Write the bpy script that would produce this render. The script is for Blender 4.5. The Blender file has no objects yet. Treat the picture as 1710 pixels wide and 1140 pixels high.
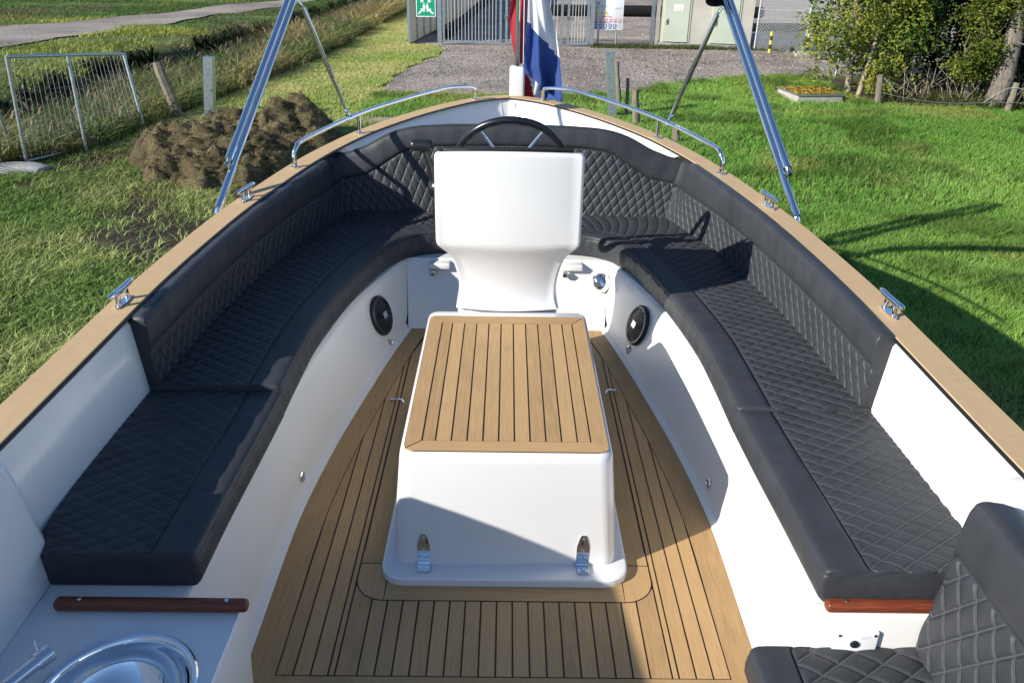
import bpy, bmesh, math, random
import numpy as np
from mathutils import Vector, Matrix

random.seed(7)
rng = np.random.default_rng(11)
sc = bpy.context.scene
col = sc.collection
R = math.radians

# ------------------------------------------------------------------ camera
def make_camera():
    F = 1380.0 / 1710.0 * 36.0
    yaw, pitch, roll = R(0.586), R(25.891), R(1.0)
    fwd = Vector((math.sin(yaw) * math.cos(pitch), math.cos(yaw) * math.cos(pitch), -math.sin(pitch)))
    right = Vector((math.cos(yaw), -math.sin(yaw), 0))
    down = fwd.cross(right)
    r2 = math.cos(roll) * right - math.sin(roll) * down
    d2 = math.sin(roll) * right + math.cos(roll) * down
    cd = bpy.data.cameras.new('camera')
    cd.sensor_width = 36.0
    cd.lens = F
    cd.clip_end = 2000
    cd.clip_start = 0.05
    co = bpy.data.objects.new('camera', cd)
    m = Matrix.Identity(4)
    for i in range(3):
        m[i][0] = r2[i]; m[i][1] = -d2[i]; m[i][2] = -fwd[i]
    m[0][3], m[1][3], m[2][3] = -0.01, 0.0, 1.74
    co.matrix_world = m
    col.objects.link(co)
    sc.camera = co
    return np.array(r2), np.array(d2), np.array(fwd)
CAM_R, CAM_D, CAM_F = make_camera()
def in_frame(P, mx=0.18):
    q = P - np.array([-0.01, 0, 1.74])
    z = q @ CAM_F
    x = q @ CAM_R / np.maximum(z, .01) * 1380 / 855
    y = q @ CAM_D / np.maximum(z, .01) * 1380 / 570
    return (z > .3) & (np.abs(x) < 1 + mx) & (np.abs(y) < 1 + mx * 1.5)

# ------------------------------------------------------------------ light
SUN_EL, SUN_AZ = R(27.3), R(29.0)          # light travels towards +X turned 29 degrees to +Y
L = Vector((math.cos(SUN_AZ) * math.cos(SUN_EL), math.sin(SUN_AZ) * math.cos(SUN_EL), -math.sin(SUN_EL)))
w = bpy.data.worlds.new('World')
sc.world = w
w.use_nodes = True
nt = w.node_tree
bg = nt.nodes['Background']
sky = nt.nodes.new('ShaderNodeTexSky')
sky.sky_type = 'NISHITA'
sky.sun_disc = False
sky.sun_elevation = SUN_EL
sky.sun_rotation = math.atan2(-L.x, -L.y)
sky.air_density = 0.9
sky.dust_density = 0.0
sky.ozone_density = 4.0
nt.links.new(sky.outputs[0], bg.inputs[0])
bg.inputs[1].default_value = 0.11
sl = bpy.data.lights.new('sun', 'SUN')
sl.energy = 5.0
sl.angle = R(0.53)
sl.color = (1.0, 0.945, 0.855)
so = bpy.data.objects.new('sun', sl)
so.rotation_euler = L.to_track_quat('-Z', 'Y').to_euler()
so.location = (-8, -5, 10)
col.objects.link(so)
sc.view_settings.view_transform = 'Standard'
sc.view_settings.look = 'None'
sc.view_settings.gamma = 1.0
sc.view_settings.exposure = 0.66
sc.view_settings.use_curve_mapping = False

# ------------------------------------------------------------------ materials
MATS = {}
def N(t, typ, **kw):
    n = t.nodes.new(typ)
    for k, v in kw.items():
        setattr(n, k, v)
    return n
def base(name):
    m = bpy.data.materials.new(name)
    m.use_nodes = True
    t = m.node_tree
    return m, t, t.nodes['Principled BSDF']
def ramp(t, fac, stops):
    r = N(t, 'ShaderNodeValToRGB')
    el = r.color_ramp.elements
    while len(el) < len(stops):
        el.new(0.5)
    for e, (p, c) in zip(el, stops):
        e.position = p
        e.color = (c[0], c[1], c[2], 1)
    t.links.new(fac, r.inputs[0])
    return r.outputs[0]
def coords(t, scale=(1, 1, 1), kind='Object'):
    tc = N(t, 'ShaderNodeTexCoord')
    mp = N(t, 'ShaderNodeMapping')
    mp.inputs['Scale'].default_value = scale
    t.links.new(tc.outputs[kind], mp.inputs['Vector'])
    return mp.outputs[0]
def noise(t, vec, scale, detail=4, rough=.55):
    n = N(t, 'ShaderNodeTexNoise')
    n.inputs['Scale'].default_value = scale
    n.inputs['Detail'].default_value = detail
    n.inputs['Roughness'].default_value = rough
    t.links.new(vec, n.inputs['Vector'])
    return n.outputs['Fac']
def bump(t, p, h, strength, dist=.01):
    b = N(t, 'ShaderNodeBump')
    b.inputs['Strength'].default_value = strength
    b.inputs['Distance'].default_value = dist
    t.links.new(h, b.inputs['Height'])
    t.links.new(b.outputs[0], p.inputs['Normal'])
    return b
def plain(name, c, rough=.5, metal=0.0, var=.12, vscale=6, bs=0, bscale=60, coat=0, scale=(1, 1, 1), bd=.004, spec=.5):
    m, t, p = base(name)
    v = coords(t, scale)
    f = noise(t, v, vscale, 5)
    lo = [x * (1 - var) for x in c]
    hi = [min(1, x * (1 + var)) for x in c]
    t.links.new(ramp(t, f, [(.3, lo), (.7, hi)]), p.inputs['Base Color'])
    p.inputs['Roughness'].default_value = rough
    p.inputs['Metallic'].default_value = metal
    p.inputs['Specular IOR Level'].default_value = spec
    if coat:
        p.inputs['Coat Weight'].default_value = coat
        p.inputs['Coat Roughness'].default_value = .06
    if bs:
        bump(t, p, noise(t, v, bscale, 4), bs, bd)
    MATS[name] = m
    return m
plain('gelcoat', (.69, .69, .68), .22, var=.02, vscale=3, bs=.03, bscale=9, coat=.3)
plain('gelcoat_warm', (.72, .71, .675), .28, var=.03, vscale=3, bs=.03, bscale=14)
plain('chrome', (.78, .79, .80), .07, 1.0, var=.03, vscale=20)
plain('steel', (.55, .56, .57), .22, 1.0, var=.08, vscale=30)
plain('galvanised', (.42, .46, .48), .42, .85, var=.22, vscale=22)
plain('galv_wire', (.50, .53, .54), .5, .4, var=.15, vscale=12)
plain('dull_wire', (.26, .28, .29), .55, .5, var=.2, vscale=12)
plain('black_rubber', (.012, .012, .013), .55, var=.2, vscale=40)
plain('caulk', (.010, .010, .011), .6, var=.2, vscale=40)
plain('black_plastic', (.014, .015, .017), .32, var=.15, vscale=30, bs=.05, bscale=200)
plain('grip_black', (.010, .011, .014), .28, var=.15, vscale=30)
plain('black_matte', (.014, .014, .015), .9, var=.3, vscale=8, spec=.15)
plain('canvas', (.018, .018, .022), .8, var=.2, vscale=20, bs=.2, bscale=60)
plain('white_board', (.78, .79, .80), .4, var=.03)
plain('sign_green', (.0, .30, .16), .4, var=.05)
plain('ink_red', (.62, .06, .05), .5, var=.08)
plain('ink_yellow', (.72, .58, .06), .5, var=.08)
plain('ink_blue', (.02, .09, .34), .5, var=.08)
plain('ink_grey', (.45, .47, .52), .5, var=.08)
plain('ink_black', (.02, .02, .02), .5, var=.08)
plain('concrete', (.38, .35, .30), .85, var=.25, vscale=5, bs=.4, bscale=30, bd=.01)
plain('concrete_grey', (.30, .30, .29), .88, var=.28, vscale=7, bs=.5, bscale=26, bd=.01)
plain('cabin_wall', (.40, .38, .34), .8, var=.10, vscale=2.2, bs=.1, bscale=50)
plain('cabin_door', (.40, .45, .37), .55, var=.06, vscale=2)
plain('cabin_frame', (.48, .46, .32), .55, var=.06, vscale=3)
plain('mahogany', (.16, .038, .017), .34, var=.35, vscale=9, scale=(2, 30, 30), coat=.15, spec=.35)
plain('weathered_wood', (.17, .145, .105), .85, var=.38, vscale=6, bs=.6, bscale=18, scale=(6, 6, 1), bd=.01)
plain('bark', (.17, .145, .12), .9, var=.45, vscale=7, bs=1, bscale=16, scale=(3, 3, .8), bd=.03)
plain('bark_pale', (.30, .25, .17), .9, var=.35, vscale=9, bs=.6, bscale=25, scale=(3, 3, .8), bd=.015)
plain('flag_red', (.40, .018, .035), .75, var=.05, bs=.15, bscale=120)
plain('flag_white', (.76, .76, .80), .75, var=.03, bs=.15, bscale=120)
plain('flag_blue', (.028, .07, .26), .75, var=.05, bs=.15, bscale=120)

def translucent(m, t, p, colsock, amt):
    tr = N(t, 'ShaderNodeBsdfTranslucent')
    mx = N(t, 'ShaderNodeMixShader')
    mx.inputs[0].default_value = amt
    t.links.new(colsock, tr.inputs[0])
    t.links.new(p.outputs[0], mx.inputs[1])
    t.links.new(tr.outputs[0], mx.inputs[2])
    t.links.new(mx.outputs[0], t.nodes['Material Output'].inputs[0])
def screenmat():
    m, t, p = base('screen_cloth')
    f = noise(t, coords(t, (1, 1, 12)), 3, 4)
    c = ramp(t, f, [(.3, (.42, .40, .36)), (.7, (.56, .54, .49))])
    t.links.new(c, p.inputs['Base Color']); p.inputs['Roughness'].default_value = .8
    translucent(m, t, p, c, .55)
    MATS['screen_cloth'] = m
def leafmat(name, rough=.5, amt=.3):
    m, t, p = base(name)
    a = N(t, 'ShaderNodeAttribute', attribute_name='col')
    t.links.new(a.outputs['Color'], p.inputs['Base Color'])
    p.inputs['Roughness'].default_value = rough
    p.inputs['Specular IOR Level'].default_value = .16
    translucent(m, t, p, a.outputs['Color'], amt)
    MATS[name] = m
screenmat()
leafmat('blade')
leafmat('leaf', .42, .28)
for nm in ('flag_red', 'flag_white', 'flag_blue'):
    m = MATS[nm]; t = m.node_tree; p = t.nodes['Principled BSDF']
    translucent(m, t, p, p.inputs['Base Color'].links[0].from_socket, .35)

def teak(name, scale, c=(.385, .243, .112), lo_=.70, hi_=1.22):
    m, t, p = base(name)
    v = coords(t, scale)
    f = noise(t, v, 14, 6, .65)
    f2 = noise(t, coords(t), 5, 4, .6)
    oi = N(t, 'ShaderNodeObjectInfo')
    mx = N(t, 'ShaderNodeMath', operation='MULTIPLY_ADD')
    t.links.new(oi.outputs['Random'], mx.inputs[0]); mx.inputs[1].default_value = .32
    t.links.new(f, mx.inputs[2])
    m2 = N(t, 'ShaderNodeMath', operation='MULTIPLY_ADD')
    t.links.new(f2, m2.inputs[0]); m2.inputs[1].default_value = .35
    t.links.new(mx.outputs[0], m2.inputs[2])
    lo = [x * lo_ for x in c]; hi = [x * hi_ for x in c]
    t.links.new(ramp(t, m2.outputs[0], [(.42, lo), (.72, c), (1.0, hi)]), p.inputs['Base Color'])
    p.inputs['Roughness'].default_value = .62
    p.inputs['Specular IOR Level'].default_value = .3
    bump(t, p, f, .18, .003)
    MATS[name] = m
teak('teak_y', (12, .55, 12))
teak('teak_x', (.55, 12, 12))
teak('teak_cap', (2, 2, 6), (.45, .315, .17), .86, 1.08)

def vinyl(name, quilt):
    m, t, p = base(name)
    v = coords(t)
    c = (.036, .039, .044)
    f = noise(t, v, 7, 5)
    colr = ramp(t, f, [(.3, [x * .85 for x in c]), (.7, [x * 1.15 for x in c])])
    p.inputs['Roughness'].default_value = .48
    p.inputs['Specular IOR Level'].default_value = .28
    fine = noise(t, v, 420, 2)
    wr = noise(t, coords(t, (14, 14, 3)), 3.0, 4, .6)
    hsum = N(t, 'ShaderNodeMath', operation='MULTIPLY_ADD')
    t.links.new(fine, hsum.inputs[0]); hsum.inputs[1].default_value = .10
    if quilt:
        uv = N(t, 'ShaderNodeTexCoord')
        sep = N(t, 'ShaderNodeSeparateXYZ')
        t.links.new(uv.outputs['UV'], sep.inputs[0])
        ds = []
        for op in ('ADD', 'SUBTRACT'):
            a = N(t, 'ShaderNodeMath', operation=op)
            t.links.new(sep.outputs[0], a.inputs[0]); t.links.new(sep.outputs[1], a.inputs[1])
            pp = N(t, 'ShaderNodeMath', operation='PINGPONG')
            t.links.new(a.outputs[0], pp.inputs[0]); pp.inputs[1].default_value = .5
            ds.append(pp.outputs[0])
        mn = N(t, 'ShaderNodeMath', operation='MINIMUM')
        t.links.new(ds[0], mn.inputs[0]); t.links.new(ds[1], mn.inputs[1])
        mask = N(t, 'ShaderNodeMapRange')
        mask.inputs['From Min'].default_value = .012; mask.inputs['From Max'].default_value = .038
        mask.inputs['To Min'].default_value = 1; mask.inputs['To Max'].default_value = 0
        t.links.new(mn.outputs[0], mask.inputs['Value'])
        mixc = N(t, 'ShaderNodeMix', data_type='RGBA')
        mk = N(t, 'ShaderNodeMath', operation='MULTIPLY'); mk.inputs[1].default_value = .75
        t.links.new(mask.outputs[0], mk.inputs[0])
        t.links.new(mk.outputs[0], mixc.inputs['Factor'])
        t.links.new(colr, mixc.inputs['A'])
        mixc.inputs['B'].default_value = (.085, .09, .095, 1)
        colr = mixc.outputs['Result']
        hr = N(t, 'ShaderNodeMapRange', interpolation_type='SMOOTHERSTEP')
        hr.inputs['From Max'].default_value = .16
        t.links.new(mn.outputs[0], hr.inputs['Value'])
        t.links.new(hr.outputs[0], hsum.inputs[2])
        bump(t, p, hsum.outputs[0], .7, .004)
    else:
        t.links.new(wr, hsum.inputs[2])
        bump(t, p, hsum.outputs[0], .2, .008)
    t.links.new(colr, p.inputs['Base Color'])
    MATS[name] = m
vinyl('vinyl', False)
vinyl('vinyl_quilted', True)

def groundmat(name, stops, scales, soil=None, bs=.6, bd=.03, rough=.95):
    m, t, p = base(name)
    v = coords(t)
    f1 = noise(t, v, scales[0], 6, .6)
    f2 = noise(t, v, scales[1], 4, .7)
    ad = N(t, 'ShaderNodeMath', operation='MULTIPLY_ADD')
    t.links.new(f2, ad.inputs[0]); ad.inputs[1].default_value = .6
    t.links.new(f1, ad.inputs[2])
    sb = N(t, 'ShaderNodeMath', operation='SUBTRACT')
    t.links.new(ad.outputs[0], sb.inputs[0]); sb.inputs[1].default_value = .3
    c = ramp(t, sb.outputs[0], stops)
    if soil:
        a = N(t, 'ShaderNodeAttribute', attribute_name='soil')
        mx = N(t, 'ShaderNodeMix', data_type='RGBA')
        t.links.new(a.outputs['Fac'], mx.inputs['Factor'])
        t.links.new(c, mx.inputs['A'])
        sc_ = ramp(t, f2, [(.3, [x * .55 for x in soil]), (.7, soil)])
        t.links.new(sc_, mx.inputs['B'])
        c = mx.outputs['Result']
    t.links.new(c, p.inputs['Base Color'])
    p.inputs['Roughness'].default_value = rough
    p.inputs['Specular IOR Level'].default_value = .2
    bump(t, p, f2, bs, bd)
    MATS[name] = m
groundmat('ground', [(.25, (.060, .050, .028)), (.42, (.075, .105, .030)), (.6, (.11, .15, .042)), (.8, (.19, .20, .08))], (.9, 28), soil=(.055, .042, .030))
groundmat('gravel', [(.22, (.14, .118, .10)), (.42, (.26, .22, .19)), (.6, (.35, .30, .26)), (.85, (.47, .42, .37))], (.8, 22), bs=.9, bd=.03)
groundmat('heap_soil', [(.2, (.045, .036, .02)), (.5, (.15, .12, .062)), (.8, (.30, .245, .13))], (4, 40), bs=1, bd=.05)
groundmat('gravel_track', [(.22, (.13, .11, .095)), (.42, (.24, .205, .18)), (.6, (.33, .285, .25)), (.85, (.44, .39, .34))], (.5, 14), bs=.9, bd=.05)
groundmat('litter', [(.2, (.03, .025, .015)), (.5, (.075, .058, .034)), (.8, (.13, .10, .06))], (2, 35), bs=.8, bd=.04)

# ------------------------------------------------------------------ object helpers
ROOT = {}
def thing(name, label, cat, loc=(0, 0, 0), group=None):
    o = bpy.data.objects.new(name, None)
    o.empty_display_size = .2
    o.location = loc
    col.objects.link(o)
    o['label'] = label
    o['category'] = cat
    if group:
        o['group'] = group
    return o
def tag(o, label=None, cat=None, group=None, kind=None):
    for k, v in (('label', label), ('category', cat), ('group', group), ('kind', kind)):
        if v:
            o[k] = v
    return o
def link(name, me, parent=None, loc=None):
    o = bpy.data.objects.new(name, me)
    col.objects.link(o)
    if loc is not None:
        o.location = loc
    if parent is not None:
        o.parent = parent
        if parent.type == 'EMPTY':
            o.matrix_parent_inverse = Matrix.Translation(-Vector(parent.location))
    return o
def finish(me, mats, smooth=None):
    for m in (mats if isinstance(mats, (list, tuple)) else [mats]):
        me.materials.append(MATS[m])
    if smooth:
        me.shade_smooth()
        me.set_sharp_from_angle(angle=R(smooth))
    me.update()
def mk(name, V, Fc, mats, parent=None, smooth=None, mi=None, uv=None, loc=None):
    me = bpy.data.meshes.new(name)
    me.from_pydata([tuple(map(float, v)) for v in V], [], [tuple(int(i) for i in f) for f in Fc])
    if mi is not None:
        me.polygons.foreach_set('material_index', np.asarray(mi, dtype=np.int32))
    if uv is not None:
        lay = me.uv_layers.new(name='UVMap')
        li = np.zeros(len(me.loops), dtype=np.int32)
        me.loops.foreach_get('vertex_index', li)
        lay.data.foreach_set('uv', np.asarray(uv, dtype=np.float32)[li].ravel())
    finish(me, mats, smooth)
    return link(name, me, parent, loc)
def from_bm(name, bm, mats, parent=None, smooth=None, loc=None):
    me = bpy.data.meshes.new(name)
    bmesh.ops.recalc_face_normals(bm, faces=bm.faces)
    bm.to_mesh(me)
    bm.free()
    finish(me, mats, smooth)
    return link(name, me, parent, loc)
class MB:
    """collects simple shapes into one mesh"""
    def __init__(s):
        s.v = []; s.f = []; s.mi = []
    def add(s, V, Fc, m=0):
        o = len(s.v)
        s.v.extend([tuple(v) for v in V])
        for f in Fc:
            s.f.append([i + o for i in f]); s.mi.append(m)
        return s
    def box(s, x0, x1, y0, y1, z0, z1, m=0):
        V = [(x, y, z) for z in (z0, z1) for y in (y0, y1) for x in (x0, x1)]
        s.add(V, [(0, 2, 3, 1), (4, 5, 7, 6), (0, 1, 5, 4), (2, 6, 7, 3), (0, 4, 6, 2), (1, 3, 7, 5)], m)
        return s
    def tube(s, P, r, n=10, m=0, caps=True):
        V, Fc = tube_data(P, r, n, caps)
        s.add(V, Fc, m)
        return s
    def prism(s, poly, axis, a0, a1, m=0):
        n = len(poly)
        def pt(p, a):
            return {'z': (p[0], p[1], a), 'y': (p[0], a, p[1]), 'x': (a, p[0], p[1])}[axis]
        V = [pt(p, a0) for p in poly] + [pt(p, a1) for p in poly]
        Fc = [list(range(n))[::-1], [n + i for i in range(n)]] + [(i, (i + 1) % n, n + (i + 1) % n, n + i) for i in range(n)]
        s.add(V, Fc, m)
        return s
    def build(s, name, mats, parent=None, smooth=None, loc=None):
        bm = bmesh.new()
        vs = [bm.verts.new(v) for v in s.v]
        for f, m in zip(s.f, s.mi):
            try:
                bf = bm.faces.new([vs[i] for i in f]); bf.material_index = m
            except ValueError:
                pass
        return from_bm(name, bm, mats, parent, smooth, loc)
def tube_data(P, r, n=10, caps=True):
    P = [Vector(p) for p in P]
    rr = r if isinstance(r, (list, tuple, np.ndarray)) else [r] * len(P)
    V = []; Fc = []
    up = None
    for i, p in enumerate(P):
        d = (P[min(i + 1, len(P) - 1)] - P[max(i - 1, 0)]).normalized()
        if up is None:
            up = Vector((0, 0, 1)) if abs(d.z) < .9 else Vector((1, 0, 0))
        a = (up - d * up.dot(d)).normalized()
        b = d.cross(a)
        up = a
        for k in range(n):
            th = 2 * math.pi * k / n
            V.append(p + (a * math.cos(th) + b * math.sin(th)) * rr[i])
    for i in range(len(P) - 1):
        for k in range(n):
            k2 = (k + 1) % n
            Fc.append((i * n + k, i * n + k2, (i + 1) * n + k2, (i + 1) * n + k))
    if caps:
        Fc.append(tuple(range(n))[::-1])
        Fc.append(tuple((len(P) - 1) * n + k for k in range(n)))
    return V, Fc
def rbox(name, x0, x1, y0, y1, z0, z1, r, mats, parent=None, seg=3, only=None):
    bm = bmesh.new()
    bmesh.ops.create_cube(bm, size=1)
    for v in bm.verts:
        v.co = Vector((x0 if v.co.x < 0 else x1, y0 if v.co.y < 0 else y1, z0 if v.co.z < 0 else z1))
    ed = bm.edges[:]
    if only == 'v':
        ed = [e for e in ed if abs(e.verts[0].co.z - e.verts[1].co.z) > 1e-6]
    elif only == 'x':
        ed = [e for e in ed if abs(e.verts[0].co.x - e.verts[1].co.x) > 1e-6]
    bmesh.ops.bevel(bm, geom=ed, offset=r, segments=seg, profile=.5, affect='EDGES')
    return from_bm(name, bm, mats, parent, 40)
def lathe(mb, prof, c, axis=(0, 0, 1), n=24, m=0, cap0=True):
    """prof: (radius, height) pairs revolved about axis through c"""
    ax = Vector(axis).normalized()
    a = ax.orthogonal().normalized(); b = ax.cross(a)
    V = []
    for r_, h in prof:
        for k in range(n):
            th = 2 * math.pi * k / n
            V.append(Vector(c) + ax * h + (a * math.cos(th) + b * math.sin(th)) * r_)
    Fc = []
    for i in range(len(prof) - 1):
        for k in range(n):
            k2 = (k + 1) % n
            Fc.append((i * n + k, i * n + k2, (i + 1) * n + k2, (i + 1) * n + k))
    if cap0:
        Fc.append(tuple(range(n))[::-1])
    Fc.append(tuple((len(prof) - 1) * n + k for k in range(n)))
    mb.add(V, Fc, m)
    return mb
def cr(pts, n):
    """Catmull-Rom resampling by index"""
    p = np.asarray(pts, float)
    p = np.vstack([2 * p[0] - p[1], p, 2 * p[-1] - p[-2]])
    m = len(p) - 3
    out = []
    for t in np.linspace(0, m, n):
        i = min(int(t), m - 1); u = t - i
        a, b, c, d = p[i:i + 4]
        out.append(.5 * (2 * b + (c - a) * u + (2 * a - 5 * b + 4 * c - d) * u * u + (3 * b - a - 3 * c + d) * u ** 3))
    return np.array(out)
def grid_faces(nr, nc, closed=False):
    Fc = []
    for i in range(nr - 1):
        for j in range(nc if closed else nc - 1):
            j2 = (j + 1) % nc
            Fc.append((i * nc + j, i * nc + j2, (i + 1) * nc + j2, (i + 1) * nc + j))
    return Fc

# ------------------------------------------------------------------ curves of the boat
GZ = -0.76
GUN = [(1.24, -1.6), (1.28, -.4), (1.30, .6), (1.302, 1.4), (1.295, 2.2), (1.285, 2.65), (1.25, 3.1), (1.20, 3.5), (1.095, 4.05), (.99, 4.43), (.835, 4.82), (.58, 5.25), (.33, 5.55), (.13, 5.69), (0.0, 5.73)]
gun = cr(GUN, 240)
def sheer(y):
    return .65 + .15 * np.clip((np.asarray(y) - 1.5) / 4.2, 0, 1.2) ** 1.5
def offset_in(c, d):
    t = np.gradient(c, axis=0)
    t /= np.linalg.norm(t, axis=1)[:, None]
    n = np.stack([-t[:, 1], t[:, 0]], 1)       # towards the centre line for a +X side running forward
    q = c + n * d
    q[:, 0] = np.maximum(q[:, 0], 0)
    return q
gin = offset_in(gun, .105)
# make the inner curve end on the centre line
bad = np.where(gin[:, 0] <= 1e-6)[0]
if len(bad):
    k0 = bad[0]
    ycl = gin[k0 - 1, 1] + .02
    gin[k0:, 0] = 0; gin[k0:, 1] = ycl
for _it in range(60):                       # soften the inside of the stem
    _k = gin[:, 1] > 5.2
    _full = np.vstack([gin, gin[::-1][1:] * np.array([-1, 1])])
    _sm = _full.copy(); _sm[1:-1] = (_full[:-2] + _full[1:-1] * 2 + _full[2:]) / 4
    gin[_k] = _sm[:len(gin)][_k]; gin[-1, 0] = 0
def gun_x(y):
    return np.interp(y, gun[:, 1], gun[:, 0])
WF = cr([(.70, .3), (.70, 1.2), (.70, 1.7), (.70, 2.2), (.668, 2.6), (.625, 2.92), (.55, 3.4), (.487, 3.72)], 90)     # seat wall at the floor
WT = cr([(.765, .3), (.765, 1.2), (.765, 1.7), (.757, 2.25), (.738, 2.7), (.712, 3.0), (.655, 3.4), (.50, 3.915)], 90)   # seat wall top
def wf_x(y):
    return np.interp(y, WF[:, 1], WF[:, 0])
def wall_pt(y, z):
    """point on the starboard seat wall"""
    f = z / .30
    a = np.array([np.interp(y, WF[:, 1], WF[:, 0]), y]); b = np.array([np.interp(y, WT[:, 1], WT[:, 0]), y])
    p = a * (1 - f) + b * f
    return Vector((p[0], p[1], z))

boat = thing('motor_sloop', 'open white motor sloop with teak decking and black cushions, foremost in the picture', 'boat', (0, 2.0, GZ))

def both(fn):
    for s in (1, -1):
        fn(s)
def mirror_mk(name, V, Fc, mats, s, parent=boat, smooth=None, **k):
    V = np.array(V, float)
    if s < 0:
        V[:, 0] *= -1
        Fc = [tuple(f)[::-1] for f in Fc]
    return mk(name, V, Fc, mats, parent, smooth, **k)

# ------------------------------------------------------------------ hull
def hull_side(s):
    prof = [(0.0, -.035), (-.012, -.05), (-.012, -.10), (-.03, -.12)]
    rows = []
    for (x, y), zg in zip(gun, sheer(gun[:, 1])):
        k = max(0.0, min(1.0, (5.73 - y) / 2.2)) ** .6
        r_ = [(x, y, zg - .034)]
        for q, z in ((.985, .30), (.93, -.05), (.80, -.40), (.42, -.62)):
            yy = y - (1 - k) * (zg - z) * .25
            r_.append((x * q, min(y, yy), z))
        r_.append((0.03 if x > .03 else x, min(y, y - (1 - k) * .35), GZ))
        rows.append(r_)
    nc = len(rows[0])
    V = [p for r_ in rows for p in r_]
    mirror_mk('hull_side', V, [f[::-1] for f in grid_faces(len(rows), nc)], 'gelcoat', s, smooth=60)
both(hull_side)
V = [(x, -1.58, z) for x, z in ((-1.2, .62), (1.2, .62), (1.1, 0), (.6, -.5), (0, GZ), (-.6, -.5), (-1.1, 0))]
mk('transom', V, [tuple(range(7))], 'gelcoat', boat)
def liner():
    side = [(gin[i], gun[i]) for i in range(len(gun))]
    pts = [(p[0], p[1], float(sheer(o_[1]))) for p, o_ in side]
    keep = [pts[0]]
    for p in pts[1:]:
        if abs(p[0] - keep[-1][0]) + abs(p[1] - keep[-1][1]) > .004:
            keep.append(p)
    allp = keep[:-1] + [(0.0, keep[-1][1], keep[-1][2])] + [(-p[0], p[1], p[2]) for p in keep[:-1][::-1]]
    rows = []
    for x, y, zg in allp:
        sx = 1 if x >= 0 else -1
        f = max(0, min(1, (y - 4.55) / .8))
        rc_ = sx * .075 * math.exp(-((y - 4.3) / .22) ** 2)      # recess behind the cushion corner
        rows.append([(x + sx * .012 + rc_ * .5, y + .01 * f, zg - .012), (x - sx * .002 + rc_ * .8, y, zg - .03), (rc_ + x * (1 - .05 * f) - sx * .02 * (abs(x) > .05), y - .05 * f, .45 + .15 * f), (rc_ + x * (1 - .08 * f) - sx * .035 * (abs(x) > .05), y - .10 * f, .27)])
    V = [p for r_ in rows for p in r_]
    mk('inner_side', V, grid_faces(len(rows), 4), 'gelcoat', boat, 75)
liner()
fd = [p for p in gin if p[1] > 4.37]
poly = [(p[0] - .02 if p[0] > .03 else 0, p[1] - .01) for p in fd]
k0 = next(i for i, p in enumerate(poly) if p[0] <= 0)
poly = poly[:k0 + 1]
MB().prism(poly + [(-p[0], p[1]) for p in poly[:-1][::-1]], 'z', .52, .615).build('foredeck', 'gelcoat', boat)
def cap(s):
    rows = []
    for (xi, yi), (xo, yo) in zip(gin, gun):
        z = float(sheer(yo))
        rows.append([(xo, yo, z - .035), (xo + .004, yo, z - .010), (xo - .004, yo, z), (xi + .004, yi, z + .001), (xi + .001, yi, z - .004)])
    V = [p for r_ in rows for p in r_]
    mirror_mk('teak_gunwale_cap', V, grid_faces(len(rows), 5), 'teak_cap', s, smooth=40)
    rows = []
    for (xi, yi), (xo, yo) in zip(gin, gun):
        z = float(sheer(yo))
        rows.append([(xi + .003, yi, z - .002), (max(0, xi - .006), yi, z - .004), (max(0, xi - .006), yi, z - .009), (xi + .004, yi, z - .011)])
    V = [p for r_ in rows for p in r_]
    mirror_mk('rubber_edge', V, grid_faces(len(rows), 4), 'black_rubber', s, smooth=40)
both(cap)

# ------------------------------------------------------------------ seat base, inside walls
def seat_base(s):
    rows = []
    for a, b in zip(WF, WT):
        if a[1] < 1.5:
            continue
        d = b - a
        hx = float(np.interp(b[1], gin[:, 1], gin[:, 0])) - .03
        rows.append([(a[0] - .018, a[1] - .004, .001), (a[0] - .016, a[1] - .004, .006), (a[0] + .004, a[1], .014), (a[0] + .012, a[1], .03)]
                    + [(a[0] + d[0] * f + .004, a[1] + d[1] * f, .3 * f) for f in (.2, .5, .8, .94)]
                    + [(b[0] + .004, b[1], .293), (b[0] + .014, b[1], .30), (hx, b[1], .30)])
    V = [p for r_ in rows for p in r_]
    mirror_mk('seat_base', V, grid_faces(len(rows), len(rows[0])), 'gelcoat_warm', s, smooth=35)
both(seat_base)
# transverse front wall and shelf
MB().add([(-.487, 3.72, 0), (.487, 3.72, 0), (.504, 3.915, .30), (-.504, 3.915, .30)], [(0, 1, 2, 3)]).build('front_wall', 'gelcoat_warm', boat)
MB().add([(-.504, 3.913, .299), (.504, 3.913, .299), (.98, 4.0, .299), (.85, 4.36, .299), (-.85, 4.36, .299), (-.98, 4.0, .299)], [(0, 1, 2, 3, 4, 5)]).build('front_shelf', 'gelcoat_warm', boat)
for x in (-.335, .325):
    rbox('shelf_lip', x - .05, x + .05, 3.85, 3.93, .262, .292, .006, 'gelcoat_warm', boat)
    rbox('latch', x - .05, x - .025, 3.83, 3.86, .235, .261, .004, 'steel', boat)

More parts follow.
